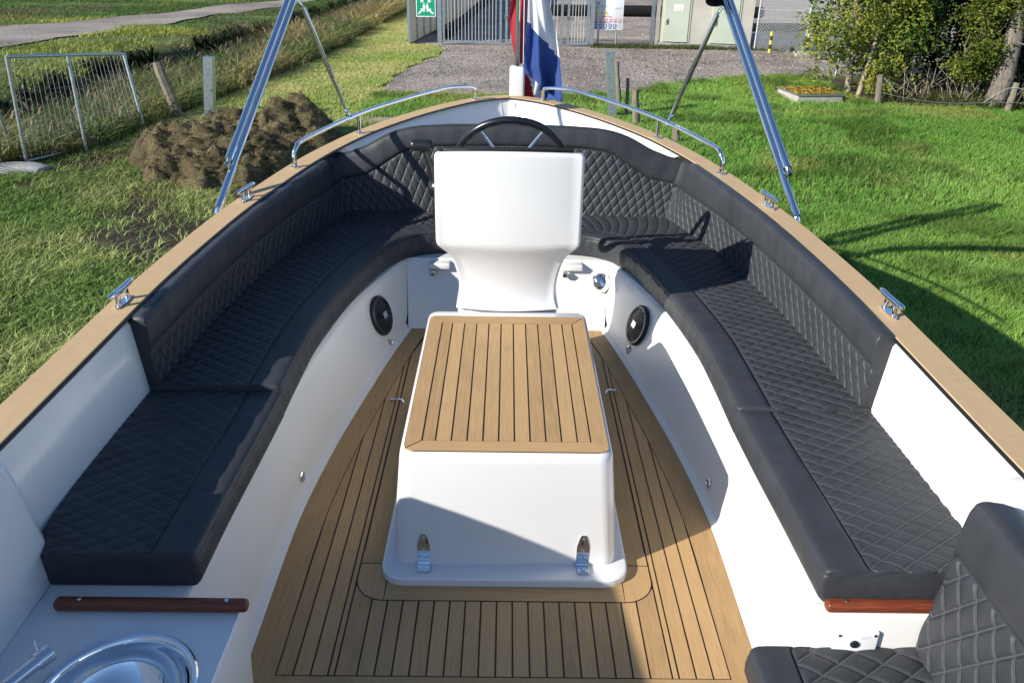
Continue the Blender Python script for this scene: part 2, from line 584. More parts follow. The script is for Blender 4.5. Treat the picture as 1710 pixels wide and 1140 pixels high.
# ------------------------------------------------------------------ teak floor
floor = MB()
fl = [(x, y) for x, y in zip(WF[:, 0], WF[:, 1])]
floor.prism([(p[0], p[1]) for p in fl] + [(-p[0], p[1]) for p in fl[::-1]], 'z', -.04, -.0022)
floor = floor.build('cockpit_floor', 'caulk', boat)
PW = .0455; GAP = .0026
MI = np.array([(x - .082, y) for x, y in zip(WF[:, 0] - .02, WF[:, 1])])      # inner line of the margin plank
def y_of_x(x):
    yy = MI[:, 1]; xx = MI[:, 0]
    sel = yy > 2.2
    return float(np.interp(-x, -xx[sel], yy[sel]))
YB, YF = 1.570, 3.70
def plank(poly, z=0.0, parent=floor, mat='teak_y', th=.006):
    MB().prism(poly, 'z', z - th, z).build('plank', mat, parent)
def side_planks(s):
    xs = [.445, .4625] + [.4625 + PW * (k + 1) for k in range(4)]
    for a, b in zip(xs[:-1], xs[1:]):
        lim = float(np.interp(1.9, MI[:, 1], MI[:, 0]))
        if a > lim - .01:
            break
        b2 = min(b, lim)
        xa, xb = a + GAP, b2 - GAP
        top = [(x, min(YF, y_of_x(x)) - .003) for x in np.linspace(xb, xa, 5)]
        P = [(xa, YB), (xb, YB)] + top
        if s < 0:
            P = [(-x, y) for x, y in P][::-1]
        plank(P)
    # margin plank
    sel = [i for i in range(len(WF)) if WF[i, 1] > 1.2]
    P = [(MI[i, 0] + GAP, WF[i, 1]) for i in sel] + [(WF[i, 0] - .006, WF[i, 1]) for i in sel[::-1]]
    P = P[::-1]
    if s < 0:
        P = [(-x, y) for x, y in P][::-1]
    plank(P)
    # strips beside the engine box, forward of the aft border
    for a, b in ((.375, .4435),):
        P = [(a, 2.0), (b - GAP, 2.0), (b - GAP, min(YF, y_of_x(b))), (a, YF)]
        if s < 0:
            P = [(-x, y) for x, y in P][::-1]
        plank(P)
both(side_planks)
xs = np.array([(k - 9.5) * PW for k in range(20)])
xs[0] = -.445; xs[-1] = .445
for a, b in zip(xs[:-1], xs[1:]):
    plank([(a + GAP, YB), (b - GAP, YB), (b - GAP, 1.9), (a + GAP, 1.9)])
plank([(-.6, 1.50), (.6, 1.50), (.6, YB - .004), (-.6, YB - .004)], mat='teak_x')
plank([(-.6, 1.2), (.6, 1.2), (.6, 1.496), (-.6, 1.496)], mat='teak_x')
# border round the engine box
def arc(cx, cy, r, a0, a1, n=8):
    return [(cx + r * math.cos(R(a)), cy + r * math.sin(R(a))) for a in np.linspace(a0, a1, n)]
outr = arc(-.355, 1.932, .09, 180, 270) + arc(.355, 1.932, .09, 270, 360)
MB().prism(outr + [(.445, 2.02), (-.445, 2.02)], 'z', -.003, .0006).build('caulk_line', 'caulk', floor)
ins = arc(-.355, 1.932, .087, 180, 270); ins2 = arc(.355, 1.932, .087, 270, 360)
plank([(-.442, 1.998)] + ins[0:] + [(-.357, 1.945), (-.357, 1.998)], .0022)
plank([(.357, 1.998), (.357, 1.945)] + ins2 + [(.442, 1.998)], .0022)
plank([(-.353, 1.845), (.353, 1.845), (.353, 1.95), (-.353, 1.95)], .0022, mat='teak_x')
for s in (1, -1):
    P = [(.36, 2.003), (.442, 2.003), (.442, 2.06), (.36, 2.06)]
    MB().prism(P if s > 0 else [(-x, y) for x, y in P][::-1], 'z', -.004, .0021).build('plank', 'teak_y', floor)
# lifting handles in the floor
for s, y in ((1, 3.10), (-1, 3.0)):
    mb = MB()
    mb.tube(cr([(s * .425, y - .02, .003), (s * .436, y - .01, .014), (s * .462, y - .012, .016), (s * .482, y + .004, .003)], 10), .005, 8)
    mb.build('floor_handle', 'chrome', boat, 50)

# ------------------------------------------------------------------ engine box with teak top
box = MB()
def rrect(x, y0, y1, r, n=6):
    return arc(-x + r, y0 + r, r, 180, 270, n) + arc(x - r, y0 + r, r, 270, 360, n) + arc(x - r, y1 - r, r, 0, 90, n) + arc(-x + r, y1 - r, r, 90, 180, n)
secs = [(.338, 1.970, 3.03, .040, .028), (.3375, 1.970, 3.025, .040, .05), (.325, 1.976, 3.01, .045, .25), (.312, 1.978, 3.0, .045, .385), (.309, 1.981, 2.997, .043, .405), (.303, 1.988, 2.992, .04, .416), (.295, 1.997, 2.985, .034, .419)]
V = []
for x, a, b, r_, z in secs:
    V += [(p[0], p[1], z) for p in rrect(x, a, b, r_)]
nc = 24
Fc = grid_faces(len(secs), nc, True) + [tuple((len(secs) - 1) * nc + k for k in range(nc))]
ebox = mk('engine_box', V, Fc, 'gelcoat', boat, 45)
secs = [(.373, 1.903, 3.2, .07, .002), (.373, 1.903, 3.2, .07, .024), (.369, 1.907, 3.2, .068, .0275), (.363, 1.913, 3.2, .066, .0285), (.30, 2.1, 3.0, .05, .029)]
V = []
for x, a, b, r_, z in secs:
    V += [(p[0], p[1], z) for p in rrect(x, a, b, r_)]
mk('flange', V, grid_faces(len(secs), nc, True), 'gelcoat', ebox, 28)
TZ = .4205
MB().prism(rrect(.298, 1.994, 2.936, .035), 'z', TZ - .012, TZ).build('caulk_bed', 'caulk', ebox)
TZ += .003
ix, iy0, iy1 = .247, 2.046, 2.868
ox, oy0, oy1 = .2965, 1.9955, 2.934
g = .0025
def tp(poly, mat):
    MB().prism(poly, 'z', TZ - .006, TZ).build('plank', mat, ebox)
rc = .03
tp([(-ox + .022, oy0), (ox - .022, oy0), (ox - .006, oy0 + .007), (ix, iy0 - g), (-ix, iy0 - g), (-ox + .006, oy0 + .007)], 'teak_x')
tp([(-ix, iy1 + g), (ix, iy1 + g), (ox - .006, oy1 - .005), (ox - .02, oy1), (-ox + .02, oy1), (-ox + .006, oy1 - .005)], 'teak_x')
for s in (1, -1):
    P = [(ix + g, iy0), (ox - .004, oy0 + .011), (ox, oy0 + .024), (ox, oy1 - .02), (ox - .004, oy1 - .009), (ix + g, iy1)]
    tp(P if s > 0 else [(-x, y) for x, y in P][::-1], 'teak_y')
tx = [-ix] + [(-4.5 + k) * .0462 for k in range(10)] + [ix]
for a, b in zip(tx[:-1], tx[1:]):
    tp([(a + g, iy0 + g), (b - g, iy0 + g), (b - g, iy1 - g), (a + g, iy1 - g)], 'teak_y')
for x in (-.245, .235):
    y = 1.973
    mb = MB()
    mb.prism([(x - .019, .034), (x + .019, .034), (x + .019, .10), (x + .012, .128), (x + .006, .142), (x - .006, .142), (x - .012, .128), (x - .019, .10)], 'y', y - .004, y + .002)
    mb.box(x - .019, x + .019, y - .045, y - .002, .0335, .037)
    mb.tube([(x - .019, y - .006, .037), (x + .019, y - .006, .037)], .006, 10)
    for dx, z in ((-.010, .058), (.010, .058), (0, .085), (0, .128)):
        lathe(mb, [(.0045, 0), (.0042, .0015), (.002, .0022)], (x + dx, y - .004, z), (0, -1, 0), 10)
    for dx, yy in ((-.010, .03), (.010, .03), (0, .022)):
        lathe(mb, [(.0045, 0), (.0042, .0015), (.002, .0022)], (x + dx, y - yy - .006, .037), (0, 0, 1), 10)
    mb.build('hinge', 'chrome', ebox, 40)

# ------------------------------------------------------------------ steering console
def console():
    prof = [  # z, half width, front y, back y
        (.034, .19, 3.01, 3.34), (.30, .19, 3.01, 3.32), (.416, .20, 3.03, 3.32), (.424, .204, 3.008, 3.32), (.430, .200, 3.013, 3.32), (.440, .197, 3.022, 3.32), (.455, .194, 3.030, 3.32), (.48, .192, 3.034, 3.32),
        (.52, .193, 3.032, 3.33), (.56, .198, 3.022, 3.34), (.60, .207, 3.008, 3.35), (.635, .216, 2.992, 3.36), (.66, .231, 2.979, 3.37), (.68, .248, 2.965, 3.37), (.695, .263, 2.957, 3.37), (.706, .270, 2.952, 3.37), (.722, .273, 2.950, 3.37),
        (.85, .273, 2.949, 3.37), (1.00, .272, 2.948, 3.33), (1.046, .2715, 2.948, 3.31), (1.055, .270, 2.949, 3.30), (1.061, .266, 2.953, 3.29), (1.064, .258, 2.961, 3.28)]
    V = []; n = 0
    for z, wd, yf, yb in prof:
        rr = min(.017, wd * .2)
        ring = []
        for u in np.linspace(-1, 1, 17):           # bulging front
            x = u * (wd - rr)
            ring.append((x, yf + .002 - .026 * (1 - u * u), z))
        ring += [(p[0], p[1], z) for p in arc(wd - rr, yf + rr, rr, -70, 0, 6)]
        ring += [(p[0], p[1], z) for p in arc(wd - .05, yb - .05, .05, 0, 90, 6)]
        ring += [(p[0], p[1], z) for p in arc(-wd + .05, yb - .05, .05, 90, 180, 6)]
        ring += [(p[0], p[1], z) for p in arc(-wd + rr, yf + rr, rr, 180, 250, 6)]
        n = len(ring)
        if z > .9:
            k = min(1, (z - .9) / .1)
            ring = [(x, y, zz_ - k * .62 * max(0, y - 2.985) - k * .012 * (x / .27) ** 2) for x, y, zz_ in ring]
        V += ring
    Fc = grid_faces(len(prof), n, True) + [tuple((len(prof) - 1) * n + k for k in range(n))]
    c = mk('steering_console', V, Fc, 'gelcoat', boat, 50)
    P = [(y, 1.066 - .62 * (y - 2.985)) for y in (3.0, 3.27)]
    MB().add([(x, y, z + dz) for dz in (0, .008) for x, (y, z) in ((-.235, P[0]), (.235, P[0]), (.235, P[1]), (-.235, P[1]))], [(0, 1, 2, 3), (4, 5, 6, 7), (0, 1, 5, 4), (1, 2, 6, 5), (2, 3, 7, 6), (3, 0, 4, 7)]).build('dashboard', 'black_plastic', c)
console()
wc = Vector((.008, 3.495, .880)); Rw = .232
wn = Vector((0, math.cos(R(27)), math.sin(R(27))))
wu = Vector((0, -math.sin(R(27)), math.cos(R(27)))); wx = Vector((1, 0, 0))
mb = MB(); V = []; nM, nm = 96, 12
for i in range(nM):
    th = 2 * math.pi * i / nM
    rad = wx * math.cos(th) + wu * math.sin(th)
    kn = 1 + .10 * max(0, math.sin(th * 24)) ** 2
    for j in range(nm):
        ph = 2 * math.pi * j / nm
        rr = .0155 * (kn if math.cos(ph) < .2 else 1)
        V.append(wc + rad * (Rw + rr * math.cos(ph)) + wn * rr * math.sin(ph))
Fc = [(i * nm + j, i * nm + (j + 1) % nm, ((i + 1) % nM) * nm + (j + 1) % nm, ((i + 1) % nM) * nm + j) for i in range(nM) for j in range(nm)]
wheel = mk('steering_wheel', V, Fc, 'grip_black', boat, 60)
for a in (54, 126, 198, 270, 342):
    d = wx * math.cos(R(a)) + wu * math.sin(R(a))
    MB().tube([wc - wn * .03 + d * .03, wc + d * (Rw - .006)], .0065, 8).build('spoke', 'chrome', wheel, 50)
mb = MB(); lathe(mb, [(.05, -.05), (.052, -.02), (.045, .005), (.02, .012)], wc, wn, 20); mb.build('hub', 'black_plastic', wheel, 40)
mb = MB(); lathe(mb, [(.028, -.26), (.026, -.04)], wc, wn, 12); mb.build('column', 'black_plastic', wheel, 40)
# throttle lever
mb = MB(); lathe(mb, [(.046, 0), (.046, .014), (.042, .028), (.030, .044), (.010, .050)], (-.262, 3.13, .875), (-1, 0, 0), 20)
thr = mb.build('throttle', 'grip_black', boat, 40)
mb = MB(); mb.tube([(-.285, 3.13, .88), (-.298, 3.115, .96), (-.318, 3.10, 1.03)], [.018, .014, .011], 8); mb.build('lever_arm', 'black_plastic', thr, 40)
P = [(-.372 + .004 * k, 3.10, 1.045) for k in range(23)]
rad = [.0225 * math.sqrt(max(.12, 1 - (abs(k - 11) / 11.3) ** 8)) for k in range(23)]
mb = MB(); mb.tube(P, rad, 14); mb.build('handle', 'black_plastic', thr, 50)

# ------------------------------------------------------------------ fittings on the seat walls
def speaker(s, y):
    c = wall_pt(y, .165)
    n = Vector((-1, 0, 0)); t = (wall_pt(y + .05, .165) - wall_pt(y - .05, .165)).normalized(); u = (wall_pt(y, .2) - wall_pt(y, .12)).normalized()
    n = t.cross(u).normalized()
    if n.x > 0:
        n = -n
    if s < 0:
        c.x *= -1; n.x *= -1; t.x *= -1; u.x *= -1
    mb = MB(); lathe(mb, [(.094, -.004), (.094, .010), (.088, .016), (.080, .016), (.078, .008), (.02, .006)], c, n, 36)
    sp = mb.build('speaker', 'black_plastic', boat, 40)
    for k in range(-6, 7):
        h = k * .0115; hw = math.sqrt(max(.0001, .079 ** 2 - h * h))
        a = c + n * .013 + u * h - t * hw; b = c + n * .013 + u * h + t * hw; m_ = c + n * .021 + u * h
        mb = MB(); mb.tube([a, m_ - t * hw * .5, m_ + t * hw * .5, b], .0032, 6); mb.build('slat', 'black_plastic', sp, 40)
    mb = MB()
    q = [c + n * .026 + t * a * .019 + u * b * .015 for a, b in ((-1, -1), (1, -1), (1, 1), (-1, 1))]
    q2 = [p - n * .008 for p in q]
    mb.add(q + q2, [(0, 1, 2, 3), (7, 6, 5, 4), (0, 4, 5, 1), (1, 5, 6, 2), (2, 6, 7, 3), (3, 7, 4, 0)]); mb.build('badge', 'steel', sp)
speaker(1, 3.43); speaker(-1, 3.50)
def courtesy(s, y, z):
    c = wall_pt(y, z); n = Vector((-1, -.15, .2)).normalized()
    if s < 0:
        c.x *= -1; n.x *= -1
    mb = MB(); lathe(mb, [(.019, -.002), (.019, .003), (.014, .006), (.012, .003), (.004, .003)], c, n, 18)
    mb.build('courtesy_light', 'chrome', boat, 40)
courtesy(1, 3.42, .045); courtesy(-1, 3.49, .035); courtesy(1, 2.36, .06); courtesy(-1, 2.37, .06)
mb = MB(); lathe(mb, [(.048, -.02), (.050, .012), (.047, .020), (.040, .026), (.036, .034), (.022, .042), (.006, .044)], (.468, 3.845, .205), (-.25, -.9, .35), 28)
mb.build('shower_cap', 'chrome', boat, 35)

# ------------------------------------------------------------------ galley counter, fiddle rails, coamings
cx, cy, sr = -.82, 1.245, .150
mb = MB(); rect = [(-1.22, .4), (-.628, .4), (-.628, 1.508), (-1.22, 1.508)]
inner = [(cx + sr * math.cos(2 * math.pi * k / 48), cy + sr * math.sin(2 * math.pi * k / 48)) for k in range(48)]
outer = []
for k in range(48):
    a = 2 * math.pi * k / 48; dx, dy = math.cos(a), math.sin(a)
    ts = []
    for lim, o, d in ((-1.22, cx, dx), (-.628, cx, dx), (.4, cy, dy), (1.508, cy, dy)):
        if abs(d) > 1e-6 and (lim - o) / d > 0:
            ts.append((lim - o) / d)
    tt = min(ts); outer.append((cx + dx * tt, cy + dy * tt))
V = [(x, y, .302) for x, y in inner + outer]
mb.add(V, [(k, 48 + k, 48 + (k + 1) % 48, (k + 1) % 48) for k in range(48)])
mb.add([(x, y, .302) for x, y in rect], [])
mb.build('galley_counter', 'gelcoat', boat, 30)
mb = MB()
mb.add([(-.628, .4, .302), (-.628, 1.508, .302), (-.622, 1.512, .294), (-.622, .4, .294), (-.645, 1.53, -.002), (-.645, .4, -.002), (-.80, 1.508, .302), (-.80, 1.512, .29), (-.80, 1.53, -.002)],
       [(0, 1, 2, 3), (3, 2, 4, 5), (1, 6, 7, 2), (2, 7, 8, 4)])
mb.build('galley_front', 'gelcoat_warm', boat, 60)
MB().add([(-1.2, .4, .06), (-.64, .4, .06), (-.64, 1.5, .06), (-1.2, 1.5, .06)], [(0, 1, 2, 3)]).build('galley_bottom', 'gelcoat_warm', boat)
bowl = [(.146 * math.cos(a) + .0, .298 - .118 * math.sin(a)) for a in np.linspace(.06, 1.36, 16)]
mb = MB(); lathe(mb, [(.165, .302), (.166, .306), (.162, .309), (.155, .308), (.149, .303)] + bowl, (cx, cy, 0), (0, 0, 1), 56, 0, False)
sink = mb.build('sink_bowl', 'chrome', boat, 40)
mb = MB(); lathe(mb, [(.030, .181), (.030, .187), (.022, .188), (.017, .183), (.004, .182)], (cx, cy, 0), (0, 0, 1), 24); mb.build('drain', 'steel', sink, 40)
mb = MB(); lathe(mb, [(.026, 0), (.026, .01), (.019, .016), (.017, .06), (.012, .066)], (-1.03, 1.20, .302), (0, 0, 1), 20)
tap = mb.build('tap', 'chrome', boat, 40)
mb = MB(); mb.tube([(-1.055, 1.165, .34), (-.985, 1.285, .352)], .0165, 18); mb.build('spout', 'chrome', tap, 40)
mb = MB(); mb.tube([(-.990, 1.277, .352), (-.973, 1.305, .354)], .0205, 18); mb.tube([(-.99, 1.292, .37), (-1.0, 1.305, .386)], .004, 8); mb.build('knob', 'chrome', tap, 40)
def fiddle(s, x0, x1, y):
    o = rbox('fiddle_rail', min(s * x0, s * x1), max(s * x0, s * x1), y - .017, y + .014, .3035, .331, .010, 'mahogany', boat, 3)
    for x in (x0 + .05, x1 - .06):
        mb = MB(); lathe(mb, [(.0055, 0), (.005, .0018), (.002, .0022)], (s * x, y, .3305), (0, 0, 1), 12); mb.build('screw', 'chrome', o, 40)
fiddle(-1, .607, 1.062, 1.488); fiddle(1, .768, 1.16, 1.507)
def coaming(s):
    rows = []
    prof = [(1.66, .30, 0), (1.652, .45, 0), (1.640, .575, 0), (1.630, .605, .004), (1.612, .622, .012), (1.58, .630, .02)]
    yy = [1.585, 1.50, 1.40, 1.30, 1.1, .5, -1.5]
    tops = [.640, .80, .835, .86, .89, .93, .93] if s < 0 else [.630, .633, .635, .635, .635, .635, .635]  # port top raised out of view, added height to shadow the box front and floor
    r_ = .075
    for y, zt in zip(yy, tops):
        pass
    V = []; Fc = []
    # outline in plan (rounded front corner), lofted upwards
    lev = [(0, .303, 0), (.3, 0, .0), (.7, 0, .004), (.92, 0, .010), (.97, 0, .018), (1.0, 0, .034)]
    def plan(ins):
        pts = [(1.20, 1.66 - ins)]
        pts += [(p[0], p[1]) for p in arc(1.125 + .07 , 1.655 - .07, .07 - ins, 90, 180, 9)]
        pts += [(1.125 + ins, y) for y in (1.5, 1.42, 1.34, 1.26, 1.1, .6, -1.5)]
        return pts
    rows = []
    for f, zb, ins in lev:
        row = []
        for x, y in plan(ins):
            zt = float(np.interp(-y, [-1.7] + [-q for q in yy], [tops[0]] + tops))
            lean = (1 - f) * .0
            row.append((x + .025 * f - .01, y - .02 * f, .303 + (zt - .303) * f))
        rows.append(row)
    nc = len(rows[0])
    top = [(min(1.25, float(gun_x(p[1])) - .06), p[1], p[2]) for p in rows[-1]]
    rows.append(top)
    rows.append([(p[0], p[1], .5) for p in top])
    V = [p for r2 in rows for p in r2]
    mirror_mk('coaming', V, [f[::-1] for f in grid_faces(len(rows), nc)], 'gelcoat', s, smooth=50)
both(coaming)
mb = MB(); lathe(mb, [(.054, .634), (.054, .642), (.046, .642), (.043, .637), (.03, .585), (.004, .584)], (1.205, 1.475, 0), (0, 0, 1), 28, 0, False); mb.build('cup_holder', 'gelcoat_warm', boat, 40)
# starboard step face with control panel
rbox('seat_end', .745, 1.26, 1.488, 1.54, -.03, .3015, .012, 'gelcoat_warm', boat)
pn = rbox('control_panel', .795, .903, 1.478, 1.489, .10, .258, .004, 'white_board', boat)
for x, z in ((.806, .249), (.892, .249)):
    mb = MB(); lathe(mb, [(.0045, 0), (.004, .002), (.001, .0022)], (x, 1.478, z), (0, -1, 0), 10); mb.build('screw', 'chrome', pn, 40)
mb = MB(); lathe(mb, [(.011, 0), (.010, .004), (.002, .005)], (.846, 1.478, .222), (0, -1, 0), 16); mb.build('button', 'black_plastic', pn, 40)
mb = MB(); mb.box(.858, .882, 1.4768, 1.4776, .2425, .2445); mb.box(.858, .876, 1.4768, 1.4776, .2385, .240); mb.build('print_line', 'ink_grey', pn)
rbox('aft_seat_base', .60, 1.13, .3, 1.485, -.03, .095, .02, 'gelcoat_warm', boat)

# ------------------------------------------------------------------ deck fittings
def cleat(s, y):
    x = float(gun_x(y)) - .05
    z = float(sheer(y)) + .001
    tx = float(gun_x(y + .1) - gun_x(y - .1)) / .2
    d = Vector((tx, 1, 0)).normalized()
    rot = lambda a, b, c: Vector((x, y, z)) + d * a + Vector((d.y, -d.x, 0)) * b + Vector((0, 0, c))
    mb = MB()
    pl = [(.055 * math.cos(q), .014 * math.sin(q)) for q in np.linspace(0, 2 * math.pi, 20)[:-1]]
    V = [rot(a, b, 0) for a, b in pl] + [rot(a, b, .005) for a, b in pl]
    k = len(pl)
    mb.add(V, [tuple(range(k))[::-1], tuple(range(k, 2 * k))] + [(i, (i + 1) % k, k + (i + 1) % k, k + i) for i in range(k)])
    for a in (-.028, .028):
        mb.tube([rot(a * 1.15, 0, .004), rot(a, 0, .042)], .0085, 12)
    ks = np.linspace(-.085, .085, 15)
    V2, F2 = tube_data([rot(a, 0, .046 + .004 * (a / .085) ** 2) for a in ks], [.0115 * math.sqrt(max(.15, 1 - (abs(a) / .087) ** 6)) for a in ks], 12)
    b2 = MB(); b2.add(V2, F2)
    vs = mb; 
    if s < 0:
        mb.v = [(-p[0], p[1], p[2]) for p in mb.v]; b2.v = [(-p[0], p[1], p[2]) for p in b2.v]
    o = mb.build('cleat', 'chrome', boat, 40)
    b2.build('horn', 'chrome', o, 50)
for s in (1, -1):
    for y in (2.46, 3.53):
        cleat(s, y)
def cap_mid(y):
    i = np.argmin(abs(gun[:, 1] - y)); return (gun[i] + gin[i]) / 2
def bow_rail(s):
    ys = [4.12, 4.3, 4.55, 4.8, 5.0, 5.2, 5.36, 5.46]
    pts = []
    for y in ys:
        p = cap_mid(y); pts.append((s * p[0], p[1], float(sheer(y)) + .105))
    a = cap_mid(4.04); b = cap_mid(5.62)
    path = [(s * a[0], a[1], float(sheer(4.04))), (s * a[0], a[1] + .002, float(sheer(4.04)) + .06), (s * (a[0] - .012), a[1] + .025, float(sheer(4.04)) + .098)] + pts + [(s * (b[0] + .015), b[1] - .045, float(sheer(5.6)) + .085), (s * b[0], b[1], float(sheer(5.6)) + .03), (s * b[0], b[1] + .004, float(sheer(5.6)))]
    mb = MB(); mb.tube(cr(path, 70), .0115, 12)
    rail = mb.build('bow_rail', 'chrome', boat, 60)
    for y in (4.04, 4.72, 5.62):
        p = cap_mid(y); z = float(sheer(y))
        mb = MB(); lathe(mb, [(.024, .001), (.024, .005), (.013, .009)], (s * p[0], p[1], z), (0, 0, 1), 16); mb.build('base_flange', 'chrome', rail, 40)
        if y == 4.72:
            mb = MB(); mb.tube([(s * p[0], p[1], z), (s * p[0], p[1], z + .105)], .010, 12); mb.build('stanchion', 'chrome', rail, 50)
both(bow_rail)
# stem post
rbox('stem_post', .002, .103, 5.70, 5.80, .70, .985, .018, 'gelcoat', boat, 3)
for k in range(3):
    MB().tube(cr([(.09 + .03 * k, 5.05, .62), (.095 + .03 * k, 5.06, .655), (.115 + .03 * k, 5.05, .662), (.122 + .03 * k, 5.04, .62)], 8), .005, 6).build('chain_link', 'steel', boat, 50)

# ------------------------------------------------------------------ bimini frame
def lerp(a, b, t):
    return tuple(np.array(a) * (1 - t) + np.array(b) * t)
bim = {}
def bimini(s):
    B0 = (s * 1.255, 3.46, .672)
    J = (s * 1.085, 4.50, 1.462)
    T = lerp(B0, J, 1.55)
    mb = MB(); mb.tube([lerp(B0, J, .03), lerp(B0, J, .17), lerp(B0, J, .2), lerp(B0, J, 1.18)], [.0165, .0165, .0125, .0125], 14)
    pole = mb.build('bimini_pole', 'chrome', boat, 50)
    mb = MB()
    lathe(mb, [(.018, 0), (.018, .03), (.008, .034), (.008, .05)], lerp(B0, J, .03), tuple(np.array(B0) - np.array(J)), 12)
    mb.build('deck_hinge', 'chrome', pole, 40)
    mb = MB(); lathe(mb, [(.016, 0), (.020, .01), (.012, .03)], (B0[0] - s * .004, B0[1], B0[2] - .02), (0, 0, 1), 12); mb.build('hinge_base', 'chrome', pole, 40)
    off = np.array((s * .03, -.012, .034))
    U0 = tuple(np.array(lerp(B0, J, .19)) + off * .64); U1 = tuple(np.array(lerp(B0, J, 1.2)) + off * .64)
    mb = MB(); mb.tube([U0, lerp(U0, U1, .06), lerp(U0, U1, .065), U1], [.0185, .0185, .0165, .0165], 14)
    mb.build('outer_tube', 'chrome', pole, 50)
    mb = MB(); lathe(mb, [(.012, 0), (.008, .015), (.014, .022), (.014, .035), (.006, .04)], U0, tuple(np.array(U0) - np.array(U1)), 12); mb.build('tube_end', 'steel', pole, 40)
    # forward strut to the bow rail
    S0 = cap_mid(4.62); S0 = (s * S0[0], S0[1], float(sheer(4.62)) + .115)
    S1 = tuple(np.array(lerp(B0, J, .985)) + np.array((-s * .03, .02, -.02)))
    mb = MB(); mb.tube([lerp(S0, S1, .06), lerp(S0, S1, .35), lerp(S0, S1, .36), lerp(S0, S1, .97)], [.0105, .0105, .0135, .0135], 12)
    st = mb.build('bimini_strut', 'steel', boat, 50)
    mb = MB()
    lathe(mb, [(.017, -.012), (.017, .012)], (S0[0], S0[1], S0[2] - .01), (s * .6, -.8, 0), 14)
    mb.tube([S0, lerp(S0, S1, .07)], .007, 8)
    lathe(mb, [(.010, 0), (.012, .012), (.006, .018)], lerp(S0, S1, .05), (0, -1, .2), 10)
    mb.build('strut_clamp', 'chrome', st, 40)
    MB().tube([lerp(S0, S1, .96), lerp(S0, S1, 1.0), lerp(B0, J, 1.0)], .008, 8).build('strut_link', 'chrome', st, 40)
    bim[s] = (B0, J)
both(bimini)
JR = np.array(bim[1][1]); JL = np.array(bim[-1][1])
up = (JR - np.array(bim[1][0])); up /= np.linalg.norm(up)
arcp = [np.array((1.03, 4.50, 1.475)), np.array((.99, 4.60, 1.56)), np.array((.90, 4.70, 1.66)), np.array((.6, 4.78, 1.75)), np.array((0, 4.8, 1.78)), np.array((-.6, 4.78, 1.76)), np.array((-.92, 4.70, 1.68)), np.array((-1.02, 4.62, 1.60))]
P = cr(arcp, 46)
V = []; n = 18
for i, p in enumerate(P):
    d = P[min(i + 1, 45)] - P[max(i - 1, 0)]; d /= np.linalg.norm(d)
    a = np.cross(d, (0, 1, .6)); a /= np.linalg.norm(a); b = np.cross(d, a)
    for k in range(n):
        th = 2 * math.pi * k / n
        wob = 1 + .06 * math.sin(i * 1.7 + 3 * th)
        V.append(p + a * math.cos(th) * .030 * wob + b * math.sin(th) * .060 * wob)
Fc = grid_faces(46, n, True) + [tuple((45) * n + k for k in range(n))]
boot = mk('bimini_canvas_boot', V, Fc, 'canvas', boat, 60)
mb = MB(); hoop = cr([tuple(JR + up * .18), (1.0, 4.78, 1.76), (.7, 4.84, 1.84), (0, 4.85, 1.87), (-.7, 4.84, 1.84), (-1.0, 4.78, 1.76), tuple(JL + np.array((up[0] * -1, up[1], up[2])) * .18)], 40)
mb.tube(hoop, .0125, 10); mb.build('bimini_hoop', 'chrome', boat, 60)

# ------------------------------------------------------------------ cushions
def quilt(u, v, amp=.0055):
    a = u + v; b = u - v
    return amp * (np.abs(np.sin(np.pi * a)) * np.abs(np.sin(np.pi * b))) ** .38
def grid_cushion(name, rows, mats_col, uvs, label, group, cat='cushion', end_inset=.012):
    """rows: list of (n,3) closed profiles; rounded ends are added"""
    rows = [np.asarray(r_) for r_ in rows]
    def shrink(r_, amt, shift):
        c = r_.mean(axis=0)
        d = c - r_
        ln = np.linalg.norm(d, axis=1)[:, None] + 1e-9
        return r_ + d / ln * np.minimum(amt, ln * .5) + shift
    d0 = (rows[0] - rows[1]).mean(axis=0); d0 /= np.linalg.norm(d0)
    d1 = (rows[-1] - rows[-2]).mean(axis=0); d1 /= np.linalg.norm(d1)
    e = end_inset
    pre = [shrink(rows[0], e, d0 * e), shrink(rows[0], e * .5, d0 * e * .87), shrink(rows[0], e * .13, d0 * e * .5)]
    post = [shrink(rows[-1], e * .13, d1 * e * .5), shrink(rows[-1], e * .5, d1 * e * .87), shrink(rows[-1], e, d1 * e)]
    allr = pre + rows + post
    uvr = [uvs[0]] * 3 + uvs + [uvs[-1]] * 3
    nc = len(rows[0])
    V = np.vstack(allr)
    Fc = grid_faces(len(allr), nc, True)
    mi = [mats_col[j] for i in range(len(allr) - 1) for j in range(nc)]
    Fc.append(tuple(range(nc))[::-1]); mi.append(0)
    Fc.append(tuple((len(allr) - 1) * nc + k for k in range(nc))); mi.append(0)
    o = mk(name, V, Fc, ['vinyl', 'vinyl_quilted'], None, 55, mi, np.vstack(uvr))
    bm = bmesh.new(); bm.from_mesh(o.data); bmesh.ops.recalc_face_normals(bm, faces=bm.faces); bm.to_mesh(o.data); bm.free()
    tag(o, label, cat, group)
    return o
